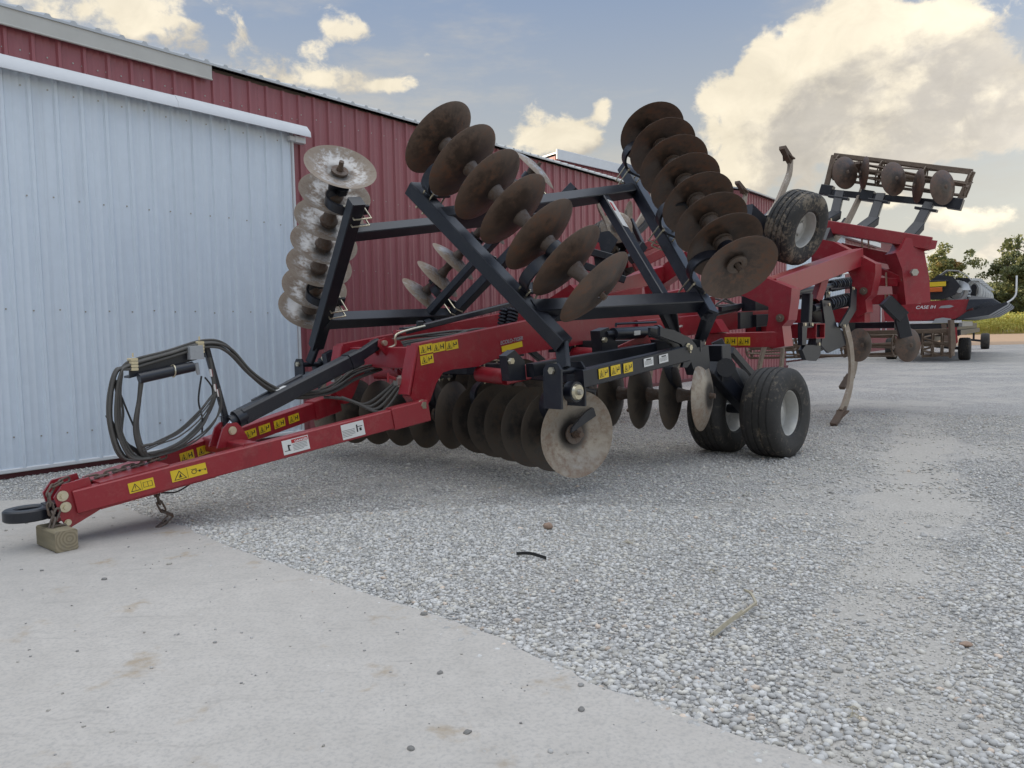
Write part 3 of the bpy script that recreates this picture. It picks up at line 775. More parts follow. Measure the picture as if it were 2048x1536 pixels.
def gang(outer, inner, n, concave_out, nb, off, springs, mat, sgn=1, caps=(True, False), label=None, endnut=True, scraper=False, omat=None, hubmat='spool'):
    o, i_ = mir(outer, sgn), mir(inner, sgn); nb = mir(nb, sgn).normalized()
    a = (o-i_).normalized(); L = (o-i_).length/(n-1); zax = -a if concave_out else a
    m = MB(); m.cyl(i_-a*.09, o+a*.10, .026, n=8)
    g = m.build('disc_gang', ['spool'], R_)
    if label: g['label'] = label
    key = round(L, 3)
    if key not in SP: SP[key] = spool_mesh(key-.012)
    for k in range(n):
        c = o+(i_-o)*(k/(n-1))
        mm = orient(c-zax*.04, zax, nb) @ Matrix.Rotation(random.uniform(0, 6.28), 4, 'Z') @ Matrix.Scale(1.13*random.uniform(.985, 1.01), 4)
        link('disc_blade', BL[omat if (omat and k == 0) else mat], g, mm)
        if k > 0:
            link('spool', SP[key], g, orient(c+a*(.008 if concave_out else .006), a))
    # end of the gang bolt
    e = o+a*.005
    if endnut:
        m = MB(); m.lathe([(.02, -.03), (.078, -.03), (.080, .004), (.070, .014), (.045, .018), (.02, .018)], e-a*(.03 if concave_out else .0), a, 24)
        h_ = -.012 if concave_out else .018
        m.bolt(e+a*h_, a, .036, .04, 1); m.cyl(e+a*(h_+.035), e+a*(h_+.075), .02, n=10, mi=1); m.build('end_hub', [hubmat, 'spool'], g)
    # spring standards
    ub = a.cross(nb).normalized()
    if ub.x > 0: ub = -ub
    for f in springs:
        c = i_+(o-i_)*f; bar = c+nb*off
        m = MB(); c_band(m, c+nb*.075, bar-nb*.085, ub, a)
        m.plate([c+nb*.02-ub*.06, c+nb*.085-ub*.10, c+nb*.14-ub*.05, c+nb*.14+ub*.03, c+nb*.02+ub*.07], a*.06)
        m.cyl(c-a*.045, c+a*.045, .082, n=16)
        m.plate([bar-nb*.10-ub*.16, bar-nb*.075-ub*.16, bar-nb*.075+ub*.09, bar-nb*.10+ub*.09], a*.11)
        m.build('spring_standard', ['black'], g)
        m = MB()
        for da in (-.045, .045):
            q = bar+a*da
            m.tube(spline([q-nb*.13-ub*.10, q-nb*.05-ub*.098, q+nb*.088-ub*.095, q+nb*.10-ub*.08, q+nb*.10+ub*.08, q+nb*.088+ub*.095, q-nb*.05+ub*.098, q-nb*.13+ub*.10], 3), .0085, 6)
            for s_ in (-1, 1): m.bolt(q-nb*.10+ub*.099*s_, -nb, .016, .018, n=6)
        m.build('clamp_bolt', ['zinc'], g)
    if scraper:
        m = MB(); c = o+a*.05
        m.plate([(3.391, -1.860, 0.558), (3.759, -1.860, 0.681), (3.760, -1.860, 0.717), (3.682, -1.860, 0.750), (3.577, -1.860, 0.711), (3.405, -1.860, 0.599)], (.0, .02, 0))
        m.beam((3.742, -1.840, 0.695), (3.732, -1.840, 0.894), .05, .03); m.beam((3.746, -1.840, 0.884), (3.533, -1.800, 0.927), .06, .035); m.build('scraper', ['black'], g)
    return g

A_T, A_B = Vector((2.973, -.788, 3.108)), Vector((3.403, -2.157, 1.735))
B_T, B_B = Vector((5.815, -1.083, 3.630)), Vector((5.018, -2.541, 1.989))
E_O = Vector((3.513, -1.81, .533)); E_I = E_O+Vector((.269, .963, 0))*.3345*5
G_O = Vector((5.483, -1.939, .726)); G_I = G_O+Vector((-.236, .972, 0))*.335*5
NW = (0, .7071, -.7071)
for s in (1, -1):
    near = s > 0
    gang(A_T, A_B, 7, True, NW, .50, (.25, .90), 'rust' if near else 'blade', s, omat=None, label='raised front disc gang, '+('rusty blades coloured dark for shade on the yard side' if near else 'pale worn blades on the shed side'))
    sh = Vector() if near else DSH
    gang(B_T+sh, B_B+sh, 8, False, NW, .53, (.10, .46, .93), 'rust' if near else 'blade', s, label='raised rear disc gang')
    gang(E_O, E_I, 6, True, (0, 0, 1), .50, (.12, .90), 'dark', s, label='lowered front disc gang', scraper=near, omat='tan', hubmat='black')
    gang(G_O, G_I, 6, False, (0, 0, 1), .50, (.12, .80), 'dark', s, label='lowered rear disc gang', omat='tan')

# ---- folding wings: gang bars, tubes, hinges
FBt, FBb = Vector((2.921, -0.439, 2.743)), Vector((3.300, -1.880, 1.302))
RBt, RBb = Vector((6.029, -0.573, 3.330)), Vector((5.068, -2.227, 1.535))
def frac(p, q, f): return p+(q-p)*f
RB0 = (RBt.copy(), RBb.copy())
for s in (1, -1):
    f = lambda p: mir(p, s)
    sh = Vector() if s > 0 else DSH
    RBt, RBb = RB0[0]+sh, RB0[1]+sh
    m = MB(); m.beam(f(FBt), f(FBb), .145, .13, up=f(NW)); g = m.build('gang_bar', 'black', R_, label='front gang bar of the folded wing')
    m = MB(); m.beam(f(RBt), f(RBb), .145, .13, up=f(NW)); g2 = m.build('gang_bar', 'black', R_, label='rear gang bar of the folded wing')
    c1a, c1b = frac(FBt, FBb, .20), Vector((5.799, -0.844, 3.002))+sh
    c2a, c2b = frac(FBt, FBb, .80), Vector((5.049, -2.088, 1.674))+sh
    m = MB(); m.beam(f(c1a), f(c1b), .13, .13, up=f(NW)); m.build('frame_tube', 'black', R_)
    m = MB(); m.beam(f(c2a), f(c2b), .15, .15, up=f(NW)); m.build('frame_tube', 'black', R_)
    d1, d2 = frac(c1a, c1b, .80), frac(c2a, c2b, .80)
    m = MB(); m.beam(f(d1), f(d2), .10, .10, up=f(NW)); dg = m.build('brace_tube', 'black', R_)
    m = MB(); k0 = f(frac(d1, d2, .10)); k1 = f(frac(d1, d2, .36)); n3 = f(NW); off = -n3*.053
    sd = (k1-k0).normalized().cross(n3)
    m.plate([k0+off-sd*.04, k1+off-sd*.04, k1+off+sd*.04, k0+off+sd*.04], n3*.003)
    kk = k0.lerp(k1, .1); m.plate([kk+off*1.05-sd*.032, k0.lerp(k1, .42)+off*1.05-sd*.032, k0.lerp(k1, .42)+off*1.05-sd*.008, kk+off*1.05-sd*.008], n3*.003, 1)
    m.build('warning_label', ['label_white', 'label_red'], dg)
    # second brace of the wing and lift lug
    m = MB(); b1 = frac(c2a, c2b, .73); hl = Vector((5.230, -1.750, 1.346)); b2 = frac(c2a, c2b, .84)
    m.plate([f(b1), f(b1+Vector((.12, 0, 0))), f(hl+Vector((.06, 0, .03))), f(hl+Vector((-.04, 0, -.06)))], (0, .05, 0)); m.beam(f(b2), f(hl+Vector((.02, .0, .02))), .06, .06)
    m.build('lift_lug', 'black', R_)
    # gusset plate between front bar and lower tube
    m = MB(); a_, b_, c_ = frac(FBt, FBb, .76), frac(FBt, FBb, .90), frac(c2a, c2b, .30)
    m.plate([f(a_), f(b_), f(frac(c2a, c2b, .12)+Vector((0, -.05, -.05))), f(c_)], f(NW)*.02); m.build('gusset', 'black', R_)
    # hinge lugs
    hf, hr = Vector((3.235, -1.930, 1.091)), Vector((5.576, -1.800, 1.266))+sh
    m = MB(); q = FBb+(FBb-FBt).normalized()*(-.03)
    m.beam(f(q), f(hf+Vector((0, 0, .02))), .12, .05, up=(1, 0, 0)); m.cyl(f(hf+Vector((-.14, 0, 0))), f(hf+Vector((.16, 0, 0))), .028, n=12); m.build('hinge_lug', 'black', R_)
    q = RBb; m = MB()
    m.plate([f(q+Vector((-.09, 0, .02))), f(q+Vector((.10, 0, .02))), f(hr+Vector((.08, 0, -.02))), f(hr+Vector((.02, 0, -.08))), f(hr+Vector((-.07, 0, -.03)))], (0, .06, 0))
    m.build('hinge_lug', 'black', R_)
    m = MB()
    for xx in (-.135, .165): m.plate([f(hf+Vector((xx, -.09, -.30))), f(hf+Vector((xx, .10, -.30))), f(hf+Vector((xx, .10, .02))), f(hf+Vector((xx, .06, .07))), f(hf+Vector((xx, -.05, .07))), f(hf+Vector((xx, -.09, .02)))], (.022, 0, 0))
    m.build('hinge_bracket', 'black', R_)
    m = MB(); m.bolt(f(hf+Vector((-.15, 0, .01))), (-1, 0, 0), .032, .02); m.bolt(f(hf+Vector((.18, 0, .01))), (1, 0, 0), .032, .02); m.build('hinge_pin', 'zinc', R_)
    bp = hf+Vector((.03, -.11, -.17))
    m = MB(); m.cyl(f(bp+Vector((0, .08, 0))), f(bp), .085, n=24); m.cyl(f(bp), f(bp+Vector((0, -.02, 0))), .068, .06, 24, 1); m.cyl(f(bp+Vector((0, -.015, 0))), f(bp+Vector((0, -.05, 0))), .028, .022, 12, 2)
    m.build('pivot_hub', ['black', 'zinc', 'bolt'], R_)
    m = MB(); m.bolt(f(hr+Vector((0, -.035, 0))), (0, -s, 0), .035, .03, washer=.05); m.build('hinge_pin', 'zinc', R_)

# ---- lower gang bars and side beams
for s in (1, -1):
    f = lambda p: mir(p, s)
    ed = (E_I-E_O).normalized(); gd = (G_I-G_O).normalized()
    m = MB(); m.beam(f(E_O+Vector((0, 0, .51))-ed*.02), f(E_I+Vector((0, 0, .51))+ed*.2), .15, .13); m.build('gang_bar', 'black', R_, label='front gang bar over the lowered discs')
    m = MB(); m.beam(f(G_O+Vector((-.05, 0, .52))-gd*.0), f(G_I+Vector((0, 0, .52))+gd*.1), .15, .13); m.build('gang_bar', 'black', R_, label='rear gang bar over the lowered discs')
    sb0, sb1 = Vector((3.342, -2.000, 1.021)), Vector((5.006, -2.000, 1.181))
    m = MB(); m.beam(f(sb0), f(sb1), .10, .15); side_beam = m.build('side_beam', 'black', R_)
    if s > 0: SIDE = side_beam
    m = MB(); m.beam(f(Vector((3.347, -1.450, 1.080))), f(Vector((5.592, -1.450, 1.246))), .09, .12); m.build('side_beam', 'black', R_)
    # rear bracket of the side beam: curved lever and plates
    m = MB(); p0 = Vector((5.048, -2.020, 1.209))
    lever = [Vector((4.503, -2.020, 1.434)), Vector((4.734, -2.020, 1.408)), Vector((5.030, -2.020, 1.327)), Vector((5.151, -2.020, 1.245)), Vector((5.122, -2.020, 1.148)), Vector((4.972, -2.020, 1.041)), Vector((4.881, -2.020, 1.045)), Vector((4.955, -2.020, 1.188)), Vector((4.865, -2.020, 1.272)), Vector((4.502, -2.020, 1.355))]
    m.plate([f(p) for p in lever], (0, .03, 0)); m.plate([f(p+Vector((.05, .14, 0))) for p in lever], (0, .03, 0)); m.build('fold_lever', 'black', R_)
    m = MB(); m.bolt(f(Vector((4.977, -2.040, 1.235))), (0, -s, 0), .032, .03, washer=.045); m.bolt(f(Vector((4.995, -2.040, 1.191))), (0, -s, 0), .012, .02); m.build('lever_pin', 'zinc', R_)
    m = MB(); m.plate([f(Vector((5.116, -1.900, 1.207))), f(Vector((5.524, -1.900, 1.246))), f(Vector((5.563, -1.900, 1.012))), f(Vector((5.266, -1.900, 0.949)))], (0, .10, 0)); m.build('pivot_bracket', 'black', R_)
    m = MB()
    for dx in (0, .07): 
        q = E_O+Vector((.04+dx*.27, .20+dx, .51)); m.tube([f(q+Vector((0, -.02, -.16))), f(q+Vector((-.06, 0, .085))), f(q+Vector((.05, .0, .085)))], .011, 6)
    m.build('clamp_bolt', 'zinc', R_)

# ---- red main frame
RAIL = [(2.769, -0.655, 1.333), (4.220, -0.655, 1.534), (5.837, -0.655, 1.752), (7.994, -0.655, 2.044), (7.991, -0.655, 1.430), (5.830, -0.655, 1.325), (4.219, -0.655, 1.207), (3.745, -0.655, 1.163), (3.486, -0.655, 1.097), (3.153, -0.655, 1.084), (3.036, -0.655, 1.062), (2.954, -0.655, 0.970), (2.878, -0.655, 0.821), (2.817, -0.655, 0.745), (2.765, -0.655, 0.736), (2.656, -0.655, 0.865)]
for s in (1, -1):
    f = lambda p: mir(p, s)
    m = MB(); m.plate([f(Vector(p)+Vector((0, .06, 0))) for p in RAIL], (0, .12, 0)); rail = m.build('frame_rail', 'red', R_)
    if s > 0: NEARRAIL = rail
    # stiffener along the front upright
    m = MB(); pa, pb = Vector(RAIL[0]), Vector(RAIL[-1]); m.beam(f(pa+Vector((-.02, .07, -.02))), f(pb+Vector((-.02, .07, .02))), .15, .03, up=(1, 0, 0)); m.build('upright_flange', 'red', R_)
    pin = Vector((2.717, -0.730, 0.793))
    m = MB(); m.bolt(f(pin), (0, -s, 0), .036, .03, washer=.05); m.build('tongue_pin', 'zinc', R_)
    m = MB(); vp = Vector((2.72, -.50, 1.0)); m.beam(f(vp+Vector((-.02, 0, 0))), f(vp+Vector((-.11, .0, 0))), .06, .07); m.cyl(f(vp+Vector((-.06, 0, -.05))), f(vp+Vector((-.06, 0, .05))), .02, n=8); m.beam(f(vp+Vector((-.10, 0, .02))), f(vp+Vector((-.19, .0, .05))), .02, .03, mi=1); m.beam(f(vp+Vector((-.19, 0, .0))), f(vp+Vector((-.19, .0, .08))), .02, .02, mi=1); m.build('valve', ['bolt', 'red'], R_)
m = MB(); m.beam((2.93, -.53, 1.20), (2.93, .53, 1.20), .18, .20); m.build('cross_tube', 'red', R_)
m = MB(); m.beam((4.3, -.53, 1.36), (4.3, .53, 1.36), .2, .2); m.build('cross_tube', 'red', R_)
m = MB(); m.beam((6.1, -.53, 1.50), (6.1, .53, 1.50), .2, .2); m.build('cross_tube', 'red', R_)
for s in (1, -1):   # outriggers carrying the gang bars
    f = lambda p: mir(p, s)
    m = MB(); m.cyl(f(Vector((3.55, -.60, 1.02))), f(Vector((3.52, -1.0, 1.0))), .075, n=18); m.beam(f(Vector((3.52, -1.0, 1.0))), f(Vector((3.75, -1.45, 1.12))), .09, .14); m.build('outrigger', 'red', R_)
    m = MB(); m.plate([f(Vector((3.080, -1.380, 1.216))), f(Vector((3.186, -1.380, 1.264))), f(Vector((3.309, -1.380, 1.164))), f(Vector((3.323, -1.380, 0.997))), f(Vector((3.116, -1.380, 1.000)))], (0, .09, 0)); m.bolt(f(Vector((3.119, -1.430, 1.172))), (0, -s, 0), .03, .03, 1); m.build('gang_bracket', ['black', 'zinc'], R_)
    m = MB(); m.cyl(f(Vector((5.0, -.60, 1.17))), f(Vector((5.0, -1.15, 1.15))), .075, n=18); m.beam(f(Vector((5.0, -1.12, 1.15))), f(Vector((5.2, -1.45, 1.32))), .09, .14); m.build('outrigger', 'red', R_)
    m = MB(); m.plate([f(Vector((4.406, -1.350, 1.413))), f(Vector((4.552, -1.350, 1.446))), f(Vector((4.698, -1.350, 1.269))), f(Vector((4.695, -1.350, 1.143))), f(Vector((4.441, -1.350, 1.153)))], (0, .12, 0)); m.bolt(f(Vector((4.449, -1.420, 1.324))), (0, -s, 0), .03, .03, 1); m.build('gang_bracket', ['black', 'zinc'], R_)
    c0, c1 = Vector((4.632, -1.400, 1.380)), Vector((5.399, -1.400, 1.395))
    m = MB(); m.cyl(f(c0), f(c1), .062, n=18); m.cyl(f(c1), f(c1+(c1-c0).normalized()*.05), .07, n=18); m.cyl(f(c0-(c1-c0).normalized()*.12), f(c0), .035, n=12)
    m.tube([f(c0+Vector((.05, 0, .07))), f(c0+Vector((.05, 0, .10))), f(c1+Vector((0, 0, .10)))], .014, 6); cy = m.build('fold_cylinder', 'black', R_)
    m = MB(); k = c0.lerp(c1, .42); m.plate([f(k+Vector((-.05, -.064, -.025))), f(k+Vector((.06, -.064, -.02))), f(k+Vector((.06, -.064, .025))), f(k+Vector((-.05, -.064, .02)))], (0, .004, 0)); m.build('label', 'label_white', cy)
    m = MB(); p = Vector((5.65, -1.2, 1.25)); m.cyl(f(c1+Vector((.05, .02, -.02))), f(Vector((6.55, -1.0, 1.45))), .022, n=8); m.build('tie_rod', 'chrome', R_)

# ---- tongue
TA, TB = Vector((0.096, -0.115, 0.301)), Vector((2.728, -0.700, 0.737))
tongue_n = None
for s in (1, -1):
    f = lambda p: mir(p, s)
    m = MB(); m.beam(f(TA), f(TB), .10, .165, ends=(0, -.28)); m.beam(f(TB)-(f(TB)-f(TA)).normalized()*.30, f(TB), .13, .19, ends=(0, .05)); tg = m.build('tongue_tube', 'red', R_)
    if s > 0: tongue_n = tg
    else: tongue_f = tg
    y0 = -.125
    poly = [(-0.037, -0.125, 0.353), (0.022, -0.125, 0.434), (0.188, -0.125, 0.461), (0.247, -0.125, 0.219), (0.043, -0.125, 0.123), (0.000, -0.125, 0.191)]
    m = MB(); m.plate([f(Vector(p)) for p in poly], (0, .022, 0)); hp = m.build('hitch_plate', 'red', R_)
    m = MB()
    for p, r in (((0.014, -0.140, 0.357), .030), ((0.028, -0.140, 0.278), .030)): m.bolt(f(Vector(p)), (0, -s, 0), r*.62, .022, washer=r*1.25)
    m.bolt(f(Vector((0.038, -0.140, 0.168))), (0, -s, 0), .02, .015, washer=.024); m.build('hitch_bolt', 'zinc', hp)
m = MB(); pu = (TB-TA).normalized()
m.plate([TA+pu*.15+Vector((0, -.04, .088)), TA+pu*.62+Vector((0, -.02, .088)), mir(TA+pu*.62, -1)+Vector((0, .02, .088)), mir(TA+pu*.15, -1)+Vector((0, .04, .088))], (0, 0, .014))
m.plate([TA+pu*.15+Vector((0, -.03, -.09)), TA+pu*.95+Vector((0, .0, -.09)), mir(TA+pu*.95, -1)+Vector((0, .0, -.09)), mir(TA+pu*.15, -1)+Vector((0, .03, -.09))], (0, 0, .014)); m.build('tongue_plate', 'red', R_)
tx = (Vector((1.277, 0.000, 0.661))-Vector((0, 0, 0)))
m = MB(); m.beam((tx.x+.02, -.36, tx.z-.13), (tx.x+.02, .36, tx.z-.13), .14, .12); m.build('cross_tube', 'red', R_)
m = MB()
for yy in (-.07, .07):
    c = Vector((tx.x, yy, tx.z)); m.plate([c+Vector((-.13, 0, -.12)), c+Vector((.16, 0, -.12)), c+Vector((.09, 0, .02)), c+Vector((.045, 0, .07)), c+Vector((-.03, 0, .07)), c+Vector((-.075, 0, .03))], (0, .022, 0))
lg = m.build('cylinder_lug', 'red', R_)
m = MB(); m.cyl((tx.x, -.10, tx.z+.01), (tx.x, .10, tx.z+.01), .026, n=12); m.lathe([(.02, 0), (.034, 0), (.034, .006), (.02, .006)], (tx.x, -.085, tx.z+.01), (0, -1, 0), 16); m.build('pin', 'zinc', lg)
m = MB(); c0, c1 = Vector((1.406, 0.000, 0.768)), Vector((2.479, 0.000, 1.182)); cd = (c1-c0).normalized(); ce = Vector((2.806, 0.000, 1.340))
m.beam(c0, c1, .135, .135, ch=.02); m.beam(c1-cd*.03, c1+cd*.10, .15, .15, ch=.02); m.beam(c1+cd*.08, ce, .075, .10, ch=.012)
m.cyl(c0-cd*.06, c0+cd*.02, .075, n=18); m.cyl(c0-cd*.11, c0-cd*.05, .05, n=14); m.beam(c0.lerp(c1, .12)+Vector((0, .05, .06)), c0.lerp(c1, .55)+Vector((0, .05, .07)), .05, .04)
lc = m.build('lift_cylinder', 'black', R_)
m = MB(); m.cyl((tx.x, 0, tx.z+.01), c0-cd*.09, .03, n=12); m.build('cylinder_rod', 'chrome', lc)
m = MB(); k = c0.lerp(c1, .33)+Vector((0, 0, .072)); m.plate([k-cd*.05+Vector((0, -.03, 0)), k+cd*.05+Vector((0, -.03, 0)), k+cd*.05+Vector((0, .03, 0)), k-cd*.05+Vector((0, .03, 0))], (0, 0, .004)); m.build('label', 'label_white', lc)
m = MB()
for yy in (-.065, .065): m.plate([ce+Vector((.25, yy, -.05)), ce+Vector((.20, yy, .02)), ce+Vector((.03, yy, .05)), ce+Vector((-.045, yy, .03)), ce+Vector((-.05, yy, -.03)), ce+Vector((.05, yy, -.14)), ce+Vector((.22, yy, -.28))], (0, .022, 0))
lg2 = m.build('cylinder_lug', 'red', R_)
m = MB(); m.cyl(ce+Vector((0, -.11, 0)), ce+Vector((0, .1, 0)), .026, n=12); m.build('pin', 'zinc', lg2)
# tow eye
m = MB(); rc = Vector((-0.163, 0.000, 0.247)); pts = [rc+Vector((math.cos(t)*.115, math.sin(t)*.095, 0)) for t in [2*math.pi*k/28 for k in range(28)]]
ring = []
for i, p in enumerate(pts):
    d = (p-rc).normalized(); w = .036
    ring.append([p-d*w+Vector((0, 0, -.03)), p-d*w*.7+Vector((0, 0, -.04)), p+d*w*.7+Vector((0, 0, -.04)), p+d*w+Vector((0, 0, -.03)), p+d*w+Vector((0, 0, .03)), p+d*w*.7+Vector((0, 0, .04)), p-d*w*.7+Vector((0, 0, .04)), p-d*w+Vector((0, 0, .03))])
m.loft(ring, 0, False, True)
m.loft([[rc+Vector((.10, y_*.085, z_*.045)) for y_, z_ in ((-1, -1), (1, -1), (1, 1), (-1, 1))], [rc+Vector((.22, y_*.05, z_*.05+.012)) for y_, z_ in ((-1, -1), (1, -1), (1, 1), (-1, 1))], [rc+Vector((.42, y_*.05, z_*.06+.025)) for y_, z_ in ((-1, -1), (1, -1), (1, 1), (-1, 1))]])
m.build('tow_eye', ['black'], R_)
# chains
def link_mesh():
    m = MB(); L, w = .030, .016; pts = []
    for k in range(20):
        t = 2*math.pi*k/20; pts.append(Vector((math.cos(t)*w+(L if math.cos(t) > 0 else -L)*0+ (L*(1 if math.cos(t) >= 0 else -1)), math.sin(t)*w*1.15, 0)))
    m.tube(pts, .0075, 7, closed=True, cap=False); return m.mesh('chain_link', 'spool')
LK = link_mesh()
def chain(name, pts, label=None):
    pts = spline(pts, 16); par = thing_part(name); 
    if label: par['label'] = label
    acc = 0; k = 0; nxt = 0
    for a_, b_ in zip(pts[:-1], pts[1:]):
        seg = (b_-a_).length
        while nxt <= acc+seg:
            p = a_.lerp(b_, (nxt-acc)/max(seg, 1e-6)); d = (b_-a_).normalized(); _, sd, u = basis(d)
            z_ = (u if k % 2 else sd); y_ = z_.cross(d)
            mm = Matrix((d, y_, z_)).transposed().to_4x4(); mm.translation = p
            link('chain_link', LK, par, mm); nxt += .064; k += 1
        acc += seg
def thing_part(name):
    o = bpy.data.objects.new(name, None); COL.objects.link(o); o.parent = R_; o.empty_display_size = .1; return o
zp = Vector((0, 0, 0))
cz = Vector((0, 0, .108)); cl = lambda q, y_: Vector(((TA+(TB-TA)*q).x, y_, (TA+(TB-TA)*q).z))+cz
chain('safety_chain', [cl(.245, .0), cl(.19, -.03), cl(.13, -.02), cl(.07, -.03), cl(.03, .02)], 'chain lying along the top of the tongue')
chain('safety_chain', [(0.051, -0.060, 0.446), (-0.023, -0.100, 0.427), (-0.064, -0.130, 0.376), (-0.063, -0.140, 0.291), (-0.052, -0.140, 0.203), (-0.070, -0.130, 0.163)], 'chain draped over the hitch')
chain('safety_chain', [(-0.035, -0.150, 0.236), (-0.066, -0.160, 0.167), (-0.024, -0.160, 0.145), (-0.005, -0.160, 0.162)], None)
chain('safety_chain', [(0.671, -0.050, 0.273), (0.689, -0.050, 0.189), (0.718, -0.060, 0.113), (0.749, -0.090, 0.080), (0.706, -0.100, 0.040), (0.645, -0.120, 0.013)], 'loose chain hanging under the tongue')

# ---- hoses, mast and carrier
mast0, mast1 = Vector((1.308, 0.060, 0.703)), Vector((1.154, 0.060, 1.363))
m = MB(); m.beam(mast0, mast1, .045, .045); m.beam(mast0+Vector((-.01, 0, -.03)), mast0.lerp(mast1, .12), .06, .06); m.build('hose_mast', 'black', R_)
ca, cb = Vector((0.540, 0.000, 1.182)), Vector((1.121, 0.000, 1.312)); cdv = (cb-ca).normalized()
m = MB(); m.plate([ca+Vector((0, 0, -.05)), cb+Vector((0, 0, -.045)), cb+Vector((0, 0, .05)), ca+Vector((0, 0, .045))], (0, .012, 0)); m.plate([ca+Vector((0, .05, -.05)), cb+Vector((0, .05, -.045)), cb+Vector((0, .05, -.03)), ca+Vector((0, .05, -.035))], (0, .11, 0))
carrier = m.build('hose_carrier', 'black', R_)
ta, tb_ = Vector((0.586, -0.060, 1.129)), Vector((0.993, -0.060, 1.200))
m = MB(); m.cyl(ta, tb_, .040, n=16); m.build('document_tube', 'black', carrier)
m = MB(); kk = ta.lerp(tb_, .62); m.tube([kk+Vector((0, -.046*math.cos(t)+0, .046*math.sin(t))) for t in [math.pi*2*k/14 for k in range(15)]], .006, 6); m.build('pipe_clip', 'zinc', carrier)
for px in (.05, .92):
    k = ca.lerp(cb, px)+Vector((0, -.01, .045)); m = MB()
    for q in range(4): m.beam(k+Vector((0, -.03, -.035+q*.024)), k+Vector((0, .05, -.035+q*.024)), .05, .021, ch=.004)
    m.bolt(k+Vector((0, 0, .055)), (0, 0, 1), .006, .03, n=6); m.build('hose_clamp', flat('cream_plastic', (.62, .52, .32), .5), carrier)
cp_ = Vector((1.018, -0.050, 1.304)); m = MB(); m.plate([cp_+Vector((-.05, 0, -.05)), cp_+Vector((.06, 0, -.05)), cp_+Vector((.05, 0, .06)), cp_+Vector((-.05, 0, .05))], (0, .06, 0)); m.cyl(cp_+Vector((.0, 0, -.08)), cp_+Vector((.02, 0, -.17)), .022, .012, 10); m.build('connector_holder', 'bucket', carrier)
HZ = []
def hose(pts, r=.013, mat='hose', name='hose', n=7): 
    m = MB(); m.tube(spline(pts, 9), r, 8); HZ.append(m.build(name, mat, R_))
for k in range(9):
    dy = -.035+.018*(k % 5); dz = .015*(k//4)+.003*k; j = lambda a_: random.uniform(-a_, a_)
    off = Vector((0, dy, dz)); ins = .013*k+random.uniform(-.01, .02)
    hose([Vector((0.596, -0.020, 0.524))+Vector((j(.02)+ins*.6, dy, 0)), Vector((0.431, -0.020, 0.557))+Vector((ins, dy, 0)), Vector((0.367, -0.020, 0.766))+Vector((ins*.8, dy, 0)), Vector((0.364, -0.020, 0.985))+Vector((ins*.9, dy, 0)), Vector((0.428, -0.020, 1.170))+Vector((ins*.5, dy, -ins*.5+.03)), ca+Vector((.0, dy*.8, .02+dz*.9)), ca.lerp(cb, .5)+Vector((0, dy*.8, .03+dz*.9)), cb+Vector((.0, dy*.8, .035+dz)), Vector((1.316, 0.020, 1.298))+off*1.2, Vector((1.508, 0.030, 1.104))+off, Vector((1.725, 0.040, 0.942))+off+Vector((0, 0, j(.02))), Vector((1.984, 0.060, 0.870))+off+Vector((0, 0, j(.02))), Vector((2.318, 0.100, 0.899))+off, Vector((2.611, 0.120, 1.034))+off+Vector((0, 0, j(.03))), Vector((2.962, 0.200, 1.082))+off+Vector((0, 0, j(.02)))], random.choice((.0085, .010, .0115)))
for k in range(2):
    hose([ta+Vector((.02, .02*k, -.01)), Vector((0.586, -0.040, 0.969))+Vector((.012*k, .03*k, 0)), Vector((0.552, -0.030, 0.785))+Vector((.02*k, .02*k, 0)), Vector((0.569, -0.020, 0.633))+Vector((.02*k, 0, 0)), Vector((0.622, 0.000, 0.526))+Vector((.02*k, 0, 0))], .016)
for k, (x0, y0) in enumerate(((428, 735), (432, 780))):
    hose([Vector((1.159, 0.000, 1.263))+Vector((0, .02*k, 0)), Vector((1.170, -0.020, 1.003))+Vector((.02*k, .02*k, 0)), Vector((1.151, -0.020, 0.865))+Vector((.01*k-.02, .02*k, -.02*k)), Vector((1.059, -0.030, 0.734))+Vector((-.02*k, .015*k, .0)), Vector((0.935, -0.030, 0.629))+Vector((-.03*k, .01*k, 0)), Vector((0.821, -0.020, 0.575))+Vector((-.05*k, 0, 0)), Vector((0.660, 0.000, 0.551))+Vector((-.02*k, .01*k, 0))], .013)
for k in range(2):
    q_ = lambda a_=.02: Vector((random.uniform(-a_, a_), random.uniform(-.02, .03), random.uniform(-a_, a_)))
    hose([Vector((1.204, -0.020, 1.021))+q_(.01), Vector((1.206, -0.020, 0.872))+q_(), Vector((1.124, -0.020, 0.727))+q_(.03), Vector((1.002, -0.030, 0.621))+q_(.03), Vector((0.839, -0.020, 0.554))+q_(.03), Vector((0.644, 0.000, 0.538))+q_()], random.choice((.007, .009, .011)))
hose([Vector((1.203, -0.030, 1.002)), Vector((1.057, -0.050, 0.874)), Vector((0.873, -0.050, 0.723)), Vector((0.723, -0.040, 0.654)), Vector((0.600, -0.030, 0.611))], .006)
hose([Vector((1.203, -0.030, 1.002)), Vector((1.055, -0.050, 0.839)), Vector((0.872, -0.050, 0.696)), Vector((0.722, -0.040, 0.639)), Vector((0.599, -0.030, 0.596))], .006)
hose([Vector((1.203, -0.030, 1.002)), Vector((1.054, -0.050, 0.803)), Vector((0.871, -0.050, 0.669)), Vector((0.721, -0.040, 0.624)), Vector((0.599, -0.030, 0.581))], .006)
hose([Vector((1.156, -0.020, 0.964)), Vector((0.957, -0.040, 0.765)), Vector((0.760, -0.040, 0.650)), Vector((0.590, -0.030, 0.623))], .010)
